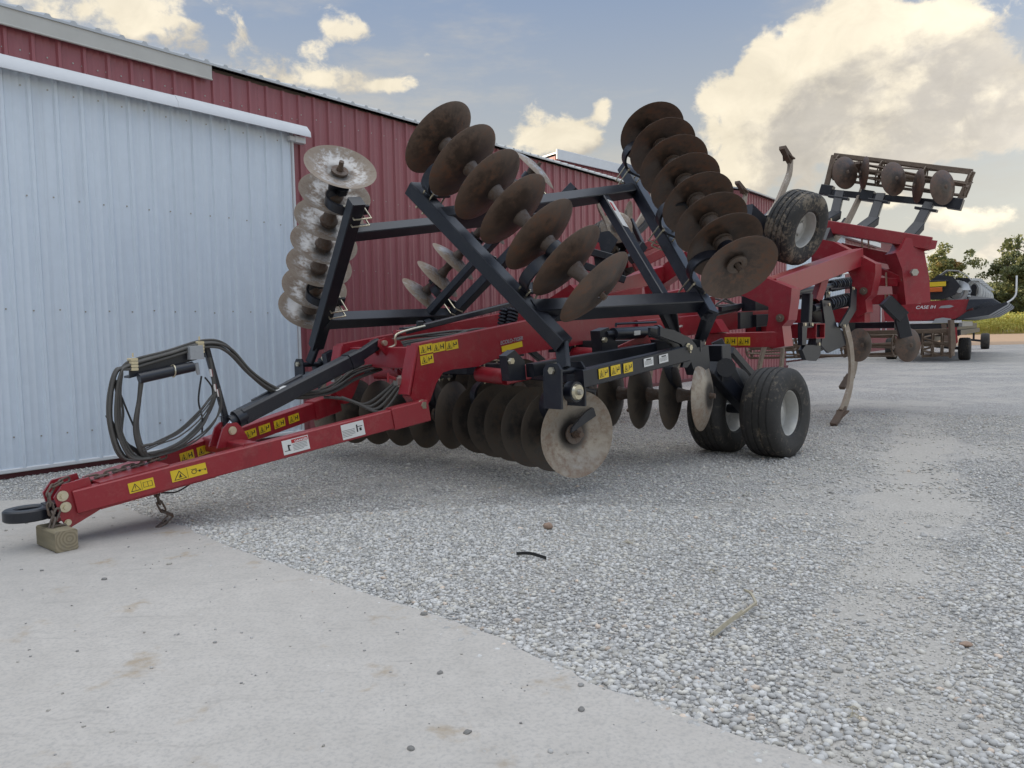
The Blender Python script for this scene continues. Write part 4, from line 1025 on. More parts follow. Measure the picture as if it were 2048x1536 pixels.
hose([Vector((0.443, 0.030, 1.124)), Vector((0.473, 0.030, 0.900)), Vector((0.474, 0.030, 0.707)), Vector((0.597, 0.030, 0.541))], .010); hose([Vector((0.464, 0.050, 1.122)), Vector((0.501, 0.050, 0.897)), Vector((0.487, 0.040, 0.693)), Vector((0.616, 0.030, 0.547))], .009)
hose([Vector((0.446, 0.000, 1.106)), Vector((0.536, 0.000, 0.822)), Vector((0.657, 0.000, 0.506))], .007, 'cable', 'cable')
hose([Vector((0.385, 0.030, 0.871)), Vector((0.472, 0.030, 0.677)), Vector((0.564, 0.030, 0.591)), Vector((0.626, 0.030, 0.522))], .017, 'cable', 'cable')
hose([Vector((1.065, -0.040, 1.121)), Vector((1.037, -0.030, 0.934)), Vector((1.063, -0.020, 0.793)), Vector((1.057, -0.020, 0.662))], .007, 'cable', 'cable')
hose([Vector((1.097, -0.030, 1.108)), Vector((1.155, -0.020, 1.024)), Vector((1.154, -0.020, 0.924))], .007, 'cable', 'cable')
hose([Vector((0.687, -0.100, 0.265)), Vector((0.791, -0.120, 0.255)), Vector((0.900, -0.120, 0.299)), Vector((0.938, -0.100, 0.330))], .006, 'cable', 'cable')
m = MB()
for (px, py) in ((0, 0),): 
    for q in (Vector((1.150, -0.020, 1.172)), Vector((1.172, -0.030, 1.052)), Vector((1.191, -0.030, 1.010)), Vector((1.211, -0.020, 0.985))): m.cyl(q, q+Vector((.008, 0, -.06)), .013, .011, 8)
m.build('hose_coupler', 'chrome', R_)
for k in range(4):  # loops at the frame front
    hose([Vector((2.25+.03*k, .10-.05*k, .86)), Vector((2.42, .05-.07*k, .84-.01*k)), Vector((2.6, -.05-.08*k, .78-.02*k)), Vector((2.80, -.15-.06*k, .92)), Vector((2.88, -.22-.05*k, 1.02+.02*k)), Vector((3.0, -.30-.03*k, 1.05))], .013)
for k in range(5):  # hoses running back along the deck
    w0 = 1.33+.012*k; j = lambda a_: random.uniform(-a_, a_)
    hose([Vector((2.95, .0+.05*k, w0-.05)), Vector((3.25, -.05+.05*k+j(.06), w0+.01+j(.02))), Vector((3.7, -.10+.06*k+j(.08), w0+.05+j(.03))), Vector((4.1, .0+.05*k+j(.08), w0+.08+j(.03))), Vector((4.6, -.05+.05*k, w0+.10))], .013)
hose([Vector((2.831, -0.050, 1.287)), Vector((2.924, -0.100, 1.318)), Vector((2.942, -0.120, 1.422)), Vector((3.283, -0.120, 1.496))], .011, 'zinc', 'steel_line')
m = MB(); m.beam(Vector((3.197, 0.250, 1.423)), Vector((4.962, 0.250, 1.754)), .07, .06); m.build('spring_tube', 'black', R_)
m = MB()
for dy in (-.06, .06):
    p = Vector((4.478, -0.100, 1.575))+Vector((0, dy*1.1, 0)); m.helix(p+Vector((-.03, 0, -.11)), p+Vector((.03, 0, .11)), .05, .016, 6); m.cyl(p+Vector((-.03, 0, -.11)), p+Vector((.03, 0, .11)), .03, n=10)
m.build('coil_spring', 'black', R_)
m = MB(); vb = Vector((3.209, 0.000, 1.459)); m.beam(vb+Vector((-.12, 0, 0)), vb+Vector((.12, 0, .02)), .08, .05); m.beam(vb+Vector((.05, -.03, .05)), vb+Vector((.12, -.03, .05)), .03, .08); m.build('lock_valve', 'black', R_)
m = MB(); vb = Vector((3.050, -0.020, 1.436)); m.beam(vb+Vector((-.06, 0, 0)), vb+Vector((.05, 0, .0)), .06, .05); m.build('lock_flag', 'red', R_)

# ---- wheels
def tyre_prof(D, W, rim_r):
    r = D/2; h = W/2; p = [(rim_r, -h*.72), (rim_r+.02, -h*.86), (rim_r+(r-rim_r)*.45, -h), (r-.055, -h*.96), (r-.022, -h*.82)]
    for g in (-.55, -.18, .18, .55):
        p += [(r-.004-.010*abs(g), h*(g-.055)), (r-.020, h*(g-.03)), (r-.020, h*(g+.03)), (r-.004-.010*abs(g), h*(g+.055))]
    p += [(r-.022, h*.82), (r-.055, h*.96), (rim_r+(r-rim_r)*.45, h), (rim_r+.02, h*.86), (rim_r, h*.72)]
    return p
def wheel_meshes(D, W, rim_r, mat):
    m = MB(); m.lathe(tyre_prof(D, W, rim_r), (0, 0, 0), (0, 0, 1), 48); ty = m.mesh('tyre', mat)
    m = MB(); h = W/2
    m.lathe([(rim_r+.012, h*.80), (rim_r+.014, h*.74), (rim_r-.008, h*.70), (rim_r-.03, h*.45), (rim_r-.035, h*.1), (rim_r-.06, h*.05), (.09, h*.12), (.075, h*.30), (.05, h*.34), (.0, h*.34)], (0, 0, 0), (0, 0, 1), 36)
    m.lathe([(rim_r+.012, -h*.80), (rim_r-.008, -h*.70), (rim_r-.03, -h*.45), (rim_r-.035, h*.1)], (0, 0, 0), (0, 0, 1), 36)
    for k in range(6): m.bolt((.11*math.cos(k*1.047), .11*math.sin(k*1.047), h*.11), (0, 0, 1), .014, .025, 0)
    return ty, m.mesh('rim', 'rim')
WM = wheel_meshes(1.0, .42, .245, 'rubber'); WW = wheel_meshes(1.0, .40, .24, 'muddy')
for s in (1, -1):
    for yy in (-1.60, -2.24):
        o = link('tyre', WM[0], R_, orient(mir((6.46, yy, .486), s), (0, -s, 0), (math.cos(yy), 0, math.sin(yy)))); link('rim', WM[1], o)
    f = lambda p: mir(p, s)
    m = MB(); m.cyl(f(Vector((6.46, -1.45, .497))), f(Vector((6.46, -2.2, .497))), .05, n=12); m.build('axle', 'black', R_)
    m = MB(); m.beam(f(Vector((6.46, -1.92, .50))), f(Vector((5.75, -1.85, 1.0))), .14, .16); m.beam(f(Vector((6.35, -1.92, .62))), f(Vector((6.15, -1.7, 1.28))), .10, .12); m.build('wheel_arm', 'black', R_)
    m = MB(); m.beam(f(Vector((5.925, -1.850, 0.859))), f(Vector((5.905, -1.850, 1.237))), .20, .20); m.cyl(f(Vector((5.800, -2.000, 1.002))), f(Vector((6.171, -1.800, 0.982))), .10, n=16); m.build('wheel_post', 'black', R_)
    m = MB(); m.beam(f(Vector((6.662, -1.600, 1.161))), f(Vector((7.213, -1.600, 0.827))), .07, .09); m.build('brace', 'black', R_)

# ---- red ripper frame and the wing hinges at the back
U1, U2 = 7.55, 10.35
for s in (1, -1):
    f = lambda p: mir(p, s)
    m = MB(); m.beam(f(Vector((7.300, -0.787, 1.258))), f(Vector((7.550, -1.825, 1.270))), .22, .19); T1 = m.build('cross_tube', 'red', R_)
    if s > 0: DECT = T1
    m = MB(); m.plate([f(Vector(p)) for p in ((7.300, -0.911, 1.527), (7.300, -1.082, 1.535), (7.300, -1.193, 1.369), (7.300, -0.911, 1.347))], (.2, 0, 0)); m.build('frame_gusset', 'red', R_)
    arm1 = [(7.550, -1.282, 1.986), (7.550, -1.444, 2.120), (7.550, -1.986, 1.879), (7.550, -1.974, 1.716), (7.550, -1.944, 1.500), (7.550, -1.869, 1.428), (7.550, -1.901, 1.184), (7.550, -1.742, 1.153), (7.550, -1.625, 1.197), (7.550, -1.689, 1.506), (7.550, -1.695, 1.667), (7.550, -1.282, 1.847)]
    m = MB(); m.plate([f(Vector(p)) for p in arm1], (.24, 0, 0)); a1 = m.build('wing_arm', 'red', R_)
    m = MB(); m.cyl(f(Vector((7.380, -1.864, 1.526))), f(Vector((7.720, -1.708, 1.530))), .05, n=14); m.bolt(f(Vector((7.360, -1.861, 1.526))), (-1, 0, 0), .028, .03); m.build('hinge_pin', 'spool', a1)
    arm2 = [(10.350, -1.044, 2.623), (10.350, -1.137, 2.760), (10.350, -1.381, 2.691), (10.350, -1.999, 2.312), (10.350, -2.001, 2.167), (10.350, -1.941, 1.863), (10.350, -1.864, 1.793), (10.350, -1.887, 1.615), (10.350, -1.759, 1.537), (10.350, -1.611, 1.714), (10.350, -1.681, 2.084), (10.350, -1.614, 2.215), (10.350, -1.061, 2.506)]
    m = MB(); m.plate([f(Vector(p)) for p in arm2], (.26, 0, 0)); a2 = m.build('wing_arm', 'red', R_)
    m = MB(); m.cyl(f(Vector((10.150, -1.861, 1.921))), f(Vector((10.550, -1.721, 1.938))), .055, n=14); m.bolt(f(Vector((10.130, -1.861, 1.920))), (-1, 0, 0), .028, .03); m.build('hinge_pin', 'spool', a2)
    m = MB(); m.beam(f(Vector((7.600, -1.619, 1.887))), f(Vector((10.300, -1.696, 2.429))), .22, .26); m.build('wing_beam', 'red', R_)
    m = MB(); m.beam(f(Vector((9.300, -1.650, 2.217))), f(Vector((9.100, -1.594, 1.770))), .10, .14); m.build('wing_brace', 'red', R_)
    m = MB(); m.beam(f(Vector((6.1, -.62, 1.40))), f(Vector((10.4, -.62, 1.62))), .14, .26); rl = m.build('frame_rail', 'red', R_)
    m = MB(); m.beam(f(Vector((10.35, 0, 1.60))), f(Vector((10.350, -1.852, 1.571))), .22, .22); m.build('cross_tube', 'red', R_)
    # ripper shanks
    def shank(px_pts, yy, w=.085, tip=None, name='ripper_shank'):
        m = MB(); P_ = spline([f(V(p)) for p in px_pts], 6); m.strip(P_, (0, 1, 0), .038, w); sk = m.build(name, 'shank', R_)
        if tip: m2 = MB(); t0, t1 = f(V(tip[0])), f(V(tip[1])); d = (t1-t0).normalized(); m2.loft([[t0+Vector((0, .045, 0))-d.cross(Vector((0, 1, 0)))*.05, t0+Vector((0, -.045, 0))-d.cross(Vector((0, 1, 0)))*.05, t0+Vector((0, -.03, 0))+d.cross(Vector((0, 1, 0)))*.05, t0+Vector((0, .03, 0))+d.cross(Vector((0, 1, 0)))*.05], [t1+Vector((0, .05, 0))-d.cross(Vector((0, 1, 0)))*.035, t1+Vector((0, -.05, 0))-d.cross(Vector((0, 1, 0)))*.035, t1+Vector((0, -.04, 0))+d.cross(Vector((0, 1, 0)))*.02, t1+Vector((0, .04, 0))+d.cross(Vector((0, 1, 0)))*.02]]); wg = (t0+t1)/2; m2.plate([t0.lerp(t1, .1)+Vector((0, -.09, 0)), t0.lerp(t1, .5)+Vector((0, -.05, 0)), t0.lerp(t1, .5)+Vector((0, .05, 0)), t0.lerp(t1, .1)+Vector((0, .09, 0))], d.cross(Vector((0, 1, 0)))*.02); m2.build('shank_point', 'spool', sk)
        return sk
    shank([(9.748, -1.750, 1.429), (9.946, -1.750, 1.136), (10.013, -1.750, 0.804), (9.923, -1.750, 0.478), (9.663, -1.750, 0.170)], 0, .15, ((9.738, -1.750, 0.214), (9.353, -1.750, 0.013)))
    shank([(11.612, -1.200, 1.512), (11.735, -1.200, 1.094), (11.633, -1.200, 0.695), (11.373, -1.200, 0.443)], 0, .14, ((11.457, -1.200, 0.587), (11.116, -1.200, 0.402)))
    shank([(9.406, -0.700, 1.154), (9.292, -0.700, 0.970), (9.196, -0.700, 0.750)], 0, .08); shank([(10.024, -0.700, 1.138), (9.990, -0.700, 0.905), (9.921, -0.700, 0.596)], 0, .08)
    m = MB(); m.beam(f(Vector((9.000, -0.663, 1.369))), f(Vector((8.750, -1.801, 1.354))), .20, .20, hollow=.012); m.build('cross_tube', 'red', R_)
    sp = lambda px, py: Vector(py)
    m = MB()
    pl = [(8.960, -1.720, 1.776), (9.236, -1.720, 1.766), (9.419, -1.720, 1.502), (9.493, -1.720, 1.417), (9.831, -1.720, 1.299), (9.835, -1.720, 1.139), (9.428, -1.720, 1.079), (9.197, -1.720, 1.044), (8.936, -1.720, 1.162), (9.067, -1.720, 1.468)]
    m.plate([f(Vector(p)) for p in pl], (0, .03, 0)); m.plate([f(Vector(p)+Vector((0, .16, 0))) for p in pl], (0, .03, 0))
    m.plate([f(Vector(p)) for p in ((8.285, -1.720, 1.472), (8.881, -1.720, 1.469), (8.887, -1.720, 1.026), (8.739, -1.720, 0.950), (8.416, -1.720, 0.977), (8.289, -1.720, 1.112), (8.398, -1.720, 1.175), (8.719, -1.720, 1.167), (8.749, -1.720, 1.402), (8.442, -1.720, 1.405), (8.413, -1.720, 1.175), (8.288, -1.720, 1.178))], (0, .06, 0))
    m.beam(f(Vector((8.682, -1.650, 1.854))), f(Vector((8.638, -1.650, 1.472))), .12, .10)
    m.plate([f(Vector(p)) for p in ((9.883, -1.780, 1.990), (10.079, -1.780, 1.952), (10.067, -1.780, 1.646), (9.669, -1.780, 1.393), (9.446, -1.780, 1.430), (9.833, -1.780, 1.680))], (0, .025, 0))
    m.beam(f(Vector((9.319, -1.700, 1.936))), f(Vector((10.180, -1.700, 1.981))), .03, .03)
    mt = m.build('shank_mount', 'black', R_)
    m = MB(); q0, q1 = Vector((9.336, -1.660, 1.721)), Vector((10.175, -1.660, 1.813)); m.helix(f(q0), f(q1), .085, .017, 9); m.cyl(f(q0.lerp(q1, -.6)), f(q1), .05, n=12); m.build('trip_spring', 'black', R_)
    m = MB(); q0, q1 = Vector((11.398, -0.900, 2.085)), Vector((12.236, -0.900, 2.170)); m.helix(f(q0), f(q1), .085, .017, 9); m.cyl(f(q0.lerp(q1, -1.6)), f(q1), .05, n=12); m.build('trip_spring', 'black', R_)
    m = MB()
    for p in ((8.316, -1.760, 1.445), (8.538, -1.760, 1.443), (8.770, -1.760, 1.179), (9.101, -1.760, 1.714), (9.887, -1.800, 1.953), (9.559, -1.800, 1.415)): m.bolt(f(Vector(p)), (0, -s, 0), .026, .025)
    m.build('mount_bolt', 'zinc', R_)
    # second spring mount in the middle of the frame
    m = MB(); m.plate([f(Vector(p)) for p in ((8.086, -1.100, 1.841), (8.541, -1.100, 1.899), (8.602, -1.100, 1.658), (8.086, -1.100, 1.641))], (0, .2, 0)); m.plate([f(Vector(p)) for p in ((7.628, -1.200, 1.615), (7.972, -1.200, 1.630), (7.972, -1.200, 1.419), (7.628, -1.200, 1.403))], (0, .04, 0)); m.beam(f(Vector((7.972, -1.200, 1.505))), f(Vector((8.364, -1.200, 1.518))), .14, .16); m.beam(f(Vector((7.501, -1.000, 1.666))), f(Vector((8.328, -1.000, 1.742))), .05, .06); m.build('shank_mount', 'black', R_)
    # raised wing: gauge wheel and shanks pointing up
    wc = Vector((8.653, -1.500, 2.754)); ax = Vector((-.10, -.93, -.34)).normalized()
    o = link('tyre', WW[0], R_, orient(f(wc), f(ax), (1, 0, 0))); link('rim', WW[1], o)
    m = MB(); m.cyl(f(wc-ax*.30), f(wc), .045, n=10); m.beam(f(wc-ax*.30), f(wc-ax*.30+Vector((-.45, .1, -.35))), .10, .12); m.beam(f(wc-ax*.30+Vector((-.45, .1, -.35))), f(wc-ax*.2+Vector((-.75, .3, -.55))), .12, .14); m.build('gauge_wheel_arm', 'black', R_)
    shank([(8.553, -1.150, 2.905), (8.814, -1.150, 3.115), (9.050, -1.150, 3.383), (9.227, -1.150, 3.616), (9.258, -1.150, 3.831)], 0, .105, ((9.242, -1.150, 3.779), (8.982, -1.150, 3.921)), 'raised_shank')
    shank([(10.834, -1.100, 2.720), (11.452, -1.100, 3.056), (11.930, -1.100, 3.446), (12.244, -1.100, 3.775), (12.331, -1.100, 4.039)], 0, .125, ((12.333, -1.100, 3.980), (11.980, -1.100, 4.150)), 'raised_shank')
    m = MB(); m.strip(spline([f(Vector(p)) for p in ((7.987, -1.100, 2.904), (8.344, -1.100, 2.871), (8.689, -1.100, 2.958), (9.032, -1.100, 3.179))], 5), (0, 1, 0), .09, .08); m.beam(f(Vector((7.987, -1.100, 2.937))), f(Vector((8.568, -1.100, 2.742))), .2, .22); m.build('shank_mount', 'black', R_)
    m = MB(); m.strip(spline([f(Vector(p)) for p in ((10.224, -1.050, 2.592), (10.663, -1.050, 2.643), (11.124, -1.050, 2.825), (11.693, -1.050, 3.181))], 5), (0, 1, 0), .10, .09); m.beam(f(Vector((10.563, -1.050, 2.846))), f(Vector((10.966, -1.050, 2.479))), .25, .3); m.build('shank_mount', 'black', R_)
    m = MB(); m.beam(f(Vector((8.183, -1.000, 2.467))), f(Vector((9.419, -1.000, 2.763))), .16, .2); m.build('wing_tube', 'red', R_); m = MB(); m.beam(f(Vector((10.687, -1.000, 2.798))), f(Vector((10.693, -1.000, 2.389))), .2, .2); m.build('wing_tube', 'red', R_)

# hydraulic cylinders, hoses and small brackets in the ripper frame
for q0, q1, r_ in (((10.490, -0.750, 1.907), (11.912, -0.750, 2.108), .045), ((7.486, -0.900, 1.605), (8.409, -0.900, 1.719), .04), ((12.949, 0.200, 2.307), (15.223, 0.200, 2.545), .05), ((12.526, 0.500, 1.933), (14.923, 0.500, 2.132), .05)):
    q0, q1 = Vector(q0), Vector(q1); m = MB(); m.cyl(q0, q0.lerp(q1, .7), r_, n=14); m.cyl(q0.lerp(q1, .7), q0.lerp(q1, .75), r_*1.15, n=14); m.cyl(q0.lerp(q1, .74), q1, r_*.45, n=10, mi=1); m.build('hydraulic_cylinder', ['black', 'chrome'], R_)
for k in range(5):
    j = lambda: Vector((random.uniform(-.1, .1), random.uniform(-.12, .12), random.uniform(-.06, .06)))
    hose([Vector((6.2, -.35+.15*k, 1.62)), Vector((7.0, -.4+.16*k, 1.70))+j(), Vector((7.8, -.45+.18*k, 1.62))+j(), Vector((8.8, -.5+.2*k, 1.86))+j(), Vector((9.8, -.45+.2*k, 1.75))+j(), Vector((10.4, -.3+.15*k, 1.82))], .015)
for c in ((8.832, -0.900, 1.468), (10.457, -0.700, 1.686), (11.759, -0.700, 1.953), (12.900, -0.700, 2.249)):
    c = Vector(c); m = MB(); m.plate([c+Vector((-.10, 0, -.10)), c+Vector((.10, 0, -.10)), c+Vector((.08, 0, .08)), c+Vector((-.03, 0, .12)), c+Vector((-.10, 0, .05))], (0, .03, 0)); m.bolt(c+Vector((0, -.015, .03)), (0, -1, 0), .025, .02, 1); m.build('bracket', ['black', 'zinc'], R_)
m = MB(); m.beam((11.038, -0.400, 2.135), (12.183, -0.400, 1.843), .06, .09); m.build('frame_brace', 'red', R_)
m = MB(); m.beam((12.890, -0.300, 1.812), (14.402, -0.300, 2.129), .06, .09); m.build('frame_brace', 'red', R_)

# ---- rolling baskets at the back
def basket(c0, c1, upv, fw, discs, disc_off, nslat=6, rad=.17, back=True):
    """rolling basket between c0 and c1; discs hang on the front side"""
    c0, c1 = V(c0), V(c1); a = (c1-c0).normalized(); upv = V(upv); upv = (upv-a*upv.dot(a)).normalized(); fwd = a.cross(upv)
    m = MB(); m.cyl(c0, c1, .045, n=10)
    b = m.build('rolling_basket', 'mud', R_)
    m = MB()
    for k in range(nslat):
        t0 = 2*math.pi*k/nslat
        pts = [c0.lerp(c1, q/8)+(upv*math.cos(t0+q*.09)+fwd*math.sin(t0+q*.09))*rad for q in range(9)]
        m.strip(pts, upv*math.cos(t0)+fwd*math.sin(t0), .045, .016)
    o = m.build('basket_slat', 'mud', b)
    for q in (0, .35, .68, 1):
        m = MB(); c = c0.lerp(c1, q); m.lathe([(rad-.02, -.008), (rad+.012, -.008), (rad+.012, .008), (rad-.02, .008), (rad-.02, -.008)], c, a, 24)
        for k in range(4): m.beam(c, c+(upv*math.cos(k*1.57+.4)+fwd*math.sin(k*1.57+.4))*rad, .012, .05, up=a)
        m.build('basket_plate', 'mud', b)
    return a, upv, fwd
def level_disc(c, ax, R=.27, mat='rust'):
    m = MB(); c = V(c); ax = V(ax).normalized()
    me = BL[mat]; o = link('level_disc', me, R_, orient(c, ax) @ Matrix.Scale(R/.33, 4)); 
    m = MB(); m.lathe([(0, .03), (.02, .03), (.035, .015), (.06, .0)], c+ax*.05, ax, 16)
    for k in range(5): t = k*1.257; _, sd, u = basis(ax); m.bolt(c+ax*.052+(sd*math.cos(t)+u*math.sin(t))*.065, ax, .012, .010)
    m.build('disc_hub', 'spool', R_)
ZB = 12.7
b0, b1 = Vector((12.168, -0.670, 4.153)), Vector((12.366, -2.664, 3.589))
ad = (b1-b0).normalized(); upb = Vector((12.188, -0.660, 4.474))-b0; upb = (upb-ad*upb.dot(ad)).normalized(); fwb = ad.cross(upb)
basket(b0+upb*.02, b1+upb*.02, upb, fwb, 3, .3, rad=.20)
m = MB(); h0, h1 = Vector((12.158, -0.638, 4.380)), Vector((12.429, -2.708, 3.809)); m.beam(h0, h1, .07, .08, up=upb); 
l0, l1 = Vector((12.011, -0.545, 3.749)), Vector((12.232, -2.553, 3.292)); m.beam(h0, l0, .05, .09, up=ad); m.beam(h1, l1, .05, .09, up=ad); m.build('basket_frame', 'mud', R_)
m = MB(); m.beam(l0, l1, .09, .10, up=upb); bar = m.build('basket_bar', 'black', R_)
for px in ((12.036, -0.569, 3.774), (12.211, -2.530, 3.309), (12.097, -1.227, 3.598)):
    m = MB(); p = Vector(px); m.beam(p-ad*.10, p+ad*.10, .16, .17, up=upb); m.build('bar_clamp', 'black', R_)
dax = (Vector((10.299, -2.262, 3.459))-Vector((11.340, -1.877, 3.685))); 
da_ = Vector((-.42, -.91, 0))
for c in ((11.754, -0.979, 3.973), (11.771, -1.740, 3.761), (11.860, -2.432, 3.538)): level_disc(c, da_, .27)
for c in ((11.980, -1.215, 3.966), (11.933, -2.066, 3.623)): level_disc(c, Vector((-.55, .80, .05)), .27)
arms = (((11.676, -0.929, 3.648), (11.391, -0.959, 3.262), (11.038, -0.896, 3.099)), ((11.829, -1.532, 3.542), (11.497, -1.517, 3.109), (11.127, -1.440, 2.912)), ((11.810, -2.258, 3.301), (11.554, -2.170, 2.947), (11.284, -2.059, 2.692)))
for q in arms:
    q = [Vector(p) for p in q]; m = MB(); m.beam(q[0], q[1], .10, .14, up=ad); m.beam(q[1]+Vector((0, 0, -.02)), q[2], .14, .16, up=ad, ends=(.05, .1)); m.beam(q[0]-ad*.16+(q[1]-q[0])*.25, q[0]+ad*.16+(q[1]-q[0])*.25, .14, .04); ar = m.build('basket_arm', 'black', R_)
    m = MB()
    for e_ in (-.05, .05): m.tube([q[2]+ad*e_+Vector((-.03, -.1, .06)), q[2]+ad*e_+Vector((0, -.1, -.28))], .014, 6)
    m.build('clamp_bolt', 'zinc', ar)
m = MB(); m.beam(Vector((10.851, -0.851, 3.048)), Vector((11.239, -2.452, 2.621)), .22, .19); m.build('harrow_tube', 'red', R_)
m = MB(); m.beam(Vector((11.339, -1.105, 2.681)), Vector((11.305, -1.962, 2.425)), .2, .18); m.build('harrow_tube', 'red', R_)
m = MB(); pp = [Vector(p) for p in ((11.137, -2.046, 2.728), (11.463, -2.391, 2.673), (11.434, -2.372, 2.551), (11.315, -2.252, 2.516), (11.342, -2.320, 2.094), (11.331, -2.342, 1.750), (11.074, -2.078, 1.719), (11.065, -2.017, 2.256), (11.016, -1.943, 2.502), (11.073, -1.996, 2.562))]
m.plate(pp, (.25, .25, 0)); tower = m.build('harrow_tower', 'red', R_)
m = MB(); m.bolt((10.976, -2.292, 2.195), Vector((-.7, -.7, 0)), .06, .05); m.build('tower_pin', 'bolt', tower)
for (a_, b_) in (((11.344, -1.577, 2.339), (11.022, -2.132, 2.095)), ((11.344, -1.729, 2.249), (11.030, -2.128, 2.224))):
    m = MB(); m.beam(Vector(a_), Vector(b_), .06, .10); m.bolt(Vector(b_), (-.3, -1, 0), .045, .04, 1); m.build('parallel_link', ['red', 'bolt'], R_)
m = MB(); m.beam(Vector((11.198, -1.591, 2.111)), Vector((11.096, -2.067, 2.063)), .12, .13); m.beam(Vector((11.153, -1.572, 1.819)), Vector((11.183, -2.327, 1.809)), .13, .15); m.build('harrow_tube', 'red', R_)
m = MB(); m.tube([Vector((11.063, -1.873, 2.227)), Vector((11.055, -1.885, 2.019))], .014, 6); m.tube([Vector((11.037, -1.878, 1.896)), Vector((11.028, -1.883, 1.742))], .014, 6); m.tube([Vector((11.075, -1.917, 1.895)), Vector((11.065, -1.922, 1.741))], .014, 6); m.build('clamp_bolt', 'zinc', R_)
for q in (((10.944, -1.939, 1.761), (11.065, -2.083, 1.566), (11.092, -2.135, 1.321)), ((11.296, -1.171, 1.513), (11.345, -1.234, 1.389), (11.367, -1.267, 1.282))):
    q = [Vector(p) for p in q]; m = MB(); m.beam(q[0], q[1], .14, .20, ends=(.05, .05)); m.beam(q[1], q[2], .12, .18, ends=(.0, .1)); m.build('basket_arm', 'black', R_)
m = MB(); m.beam(Vector((11.437, -1.038, 1.425)), Vector((11.227, -1.977, 1.415)), .09, .10); m.build('basket_bar', 'black', R_)
basket((12.064, 0.876, 1.036), (12.157, -1.674, 1.081), (0, 0, 1), None, 0, 0, rad=.19); basket((12.258, -2.068, 1.094), (12.366, -2.469, 1.089), (0, 0, 1), None, 0, 0, rad=.20)
m = MB(); m.beam(Vector((11.718, -0.764, 1.292)), Vector((12.167, -2.530, 1.309)), .05, .07); m.beam(Vector((12.156, -2.519, 1.310)), Vector((12.142, -2.543, 0.903)), .05, .10); m.plate([(12.027, -2.513, 1.477), (12.071, -2.559, 1.476), (12.068, -2.594, 1.080), (12.001, -2.544, 0.876)], (.05, .05, 0)); m.build('basket_frame', 'mud', R_)
for c in ((11.015, -1.497, 1.110), (11.337, -2.121, 1.100)): level_disc(c, da_, .265)

# far wing: coulter discs, plate and trip springs seen through the near wing
for c, ax_ in (((7.645, 0.734, 2.910), Vector((-.75, -.6, .1))), ((8.027, 0.790, 3.111), Vector((-.35, .9, .15)))): level_disc(c, ax_, .23, 'tan')
m = MB(); m.beam((8.050, 0.761, 3.058), (7.976, 0.510, 2.660), .05, .08); m.beam((7.976, 0.510, 2.660), (7.762, 0.567, 2.435), .12, .14); m.build('coulter_arm', 'black', R_)
m = MB(); m.plate([(7.156, 0.795, 2.771), (7.306, 0.644, 2.823), (7.382, 0.553, 2.694), (7.302, 0.619, 2.519), (7.258, 0.642, 2.273), (7.176, 0.730, 2.311)], (.04, -.04, 0)); m.build('mount_plate', 'black', R_)
m = MB(); m.plate([(7.005, 0.795, 2.634), (7.083, 0.715, 2.653), (7.094, 0.690, 2.513), (7.025, 0.760, 2.494)], (.1, -.1, 0)); m.build('mount_block', 'red', R_)
for q0, q1 in (((7.344, 0.564, 2.398), (7.464, 0.443, 2.444)), ((7.302, 0.589, 2.201), (7.423, 0.468, 2.247))):
    m = MB(); m.helix(q0, q1, .065, .014, 8); m.cyl(q0, q1, .04, n=10); m.build('trip_spring', 'black', R_)
for q0, q1 in (((7.899, 0.724, 2.543), (8.297, 0.330, 2.753)), ((7.953, 0.648, 2.341), (8.312, 0.298, 2.590))):
    m = MB(); m.beam(q0, q1, .10, .13); m.build('wing_tube', 'red', R_)
m = MB(); m.beam((6.895, 0.905, 2.589), (7.321, 0.444, 2.401), .10, .10); m.beam((6.952, 0.821, 2.342), (7.352, 0.384, 2.120), .08, .10); m.build('wing_tube', 'black', R_)
m = MB(); m.strip(spline([(7.579, 0.786, 2.731), (7.544, 0.846, 2.986), (7.495, 0.915, 3.169), (7.481, 0.939, 3.279)], 5), (.7, -.7, 0), .04, .11); m.build('raised_shank', 'shank', R_)

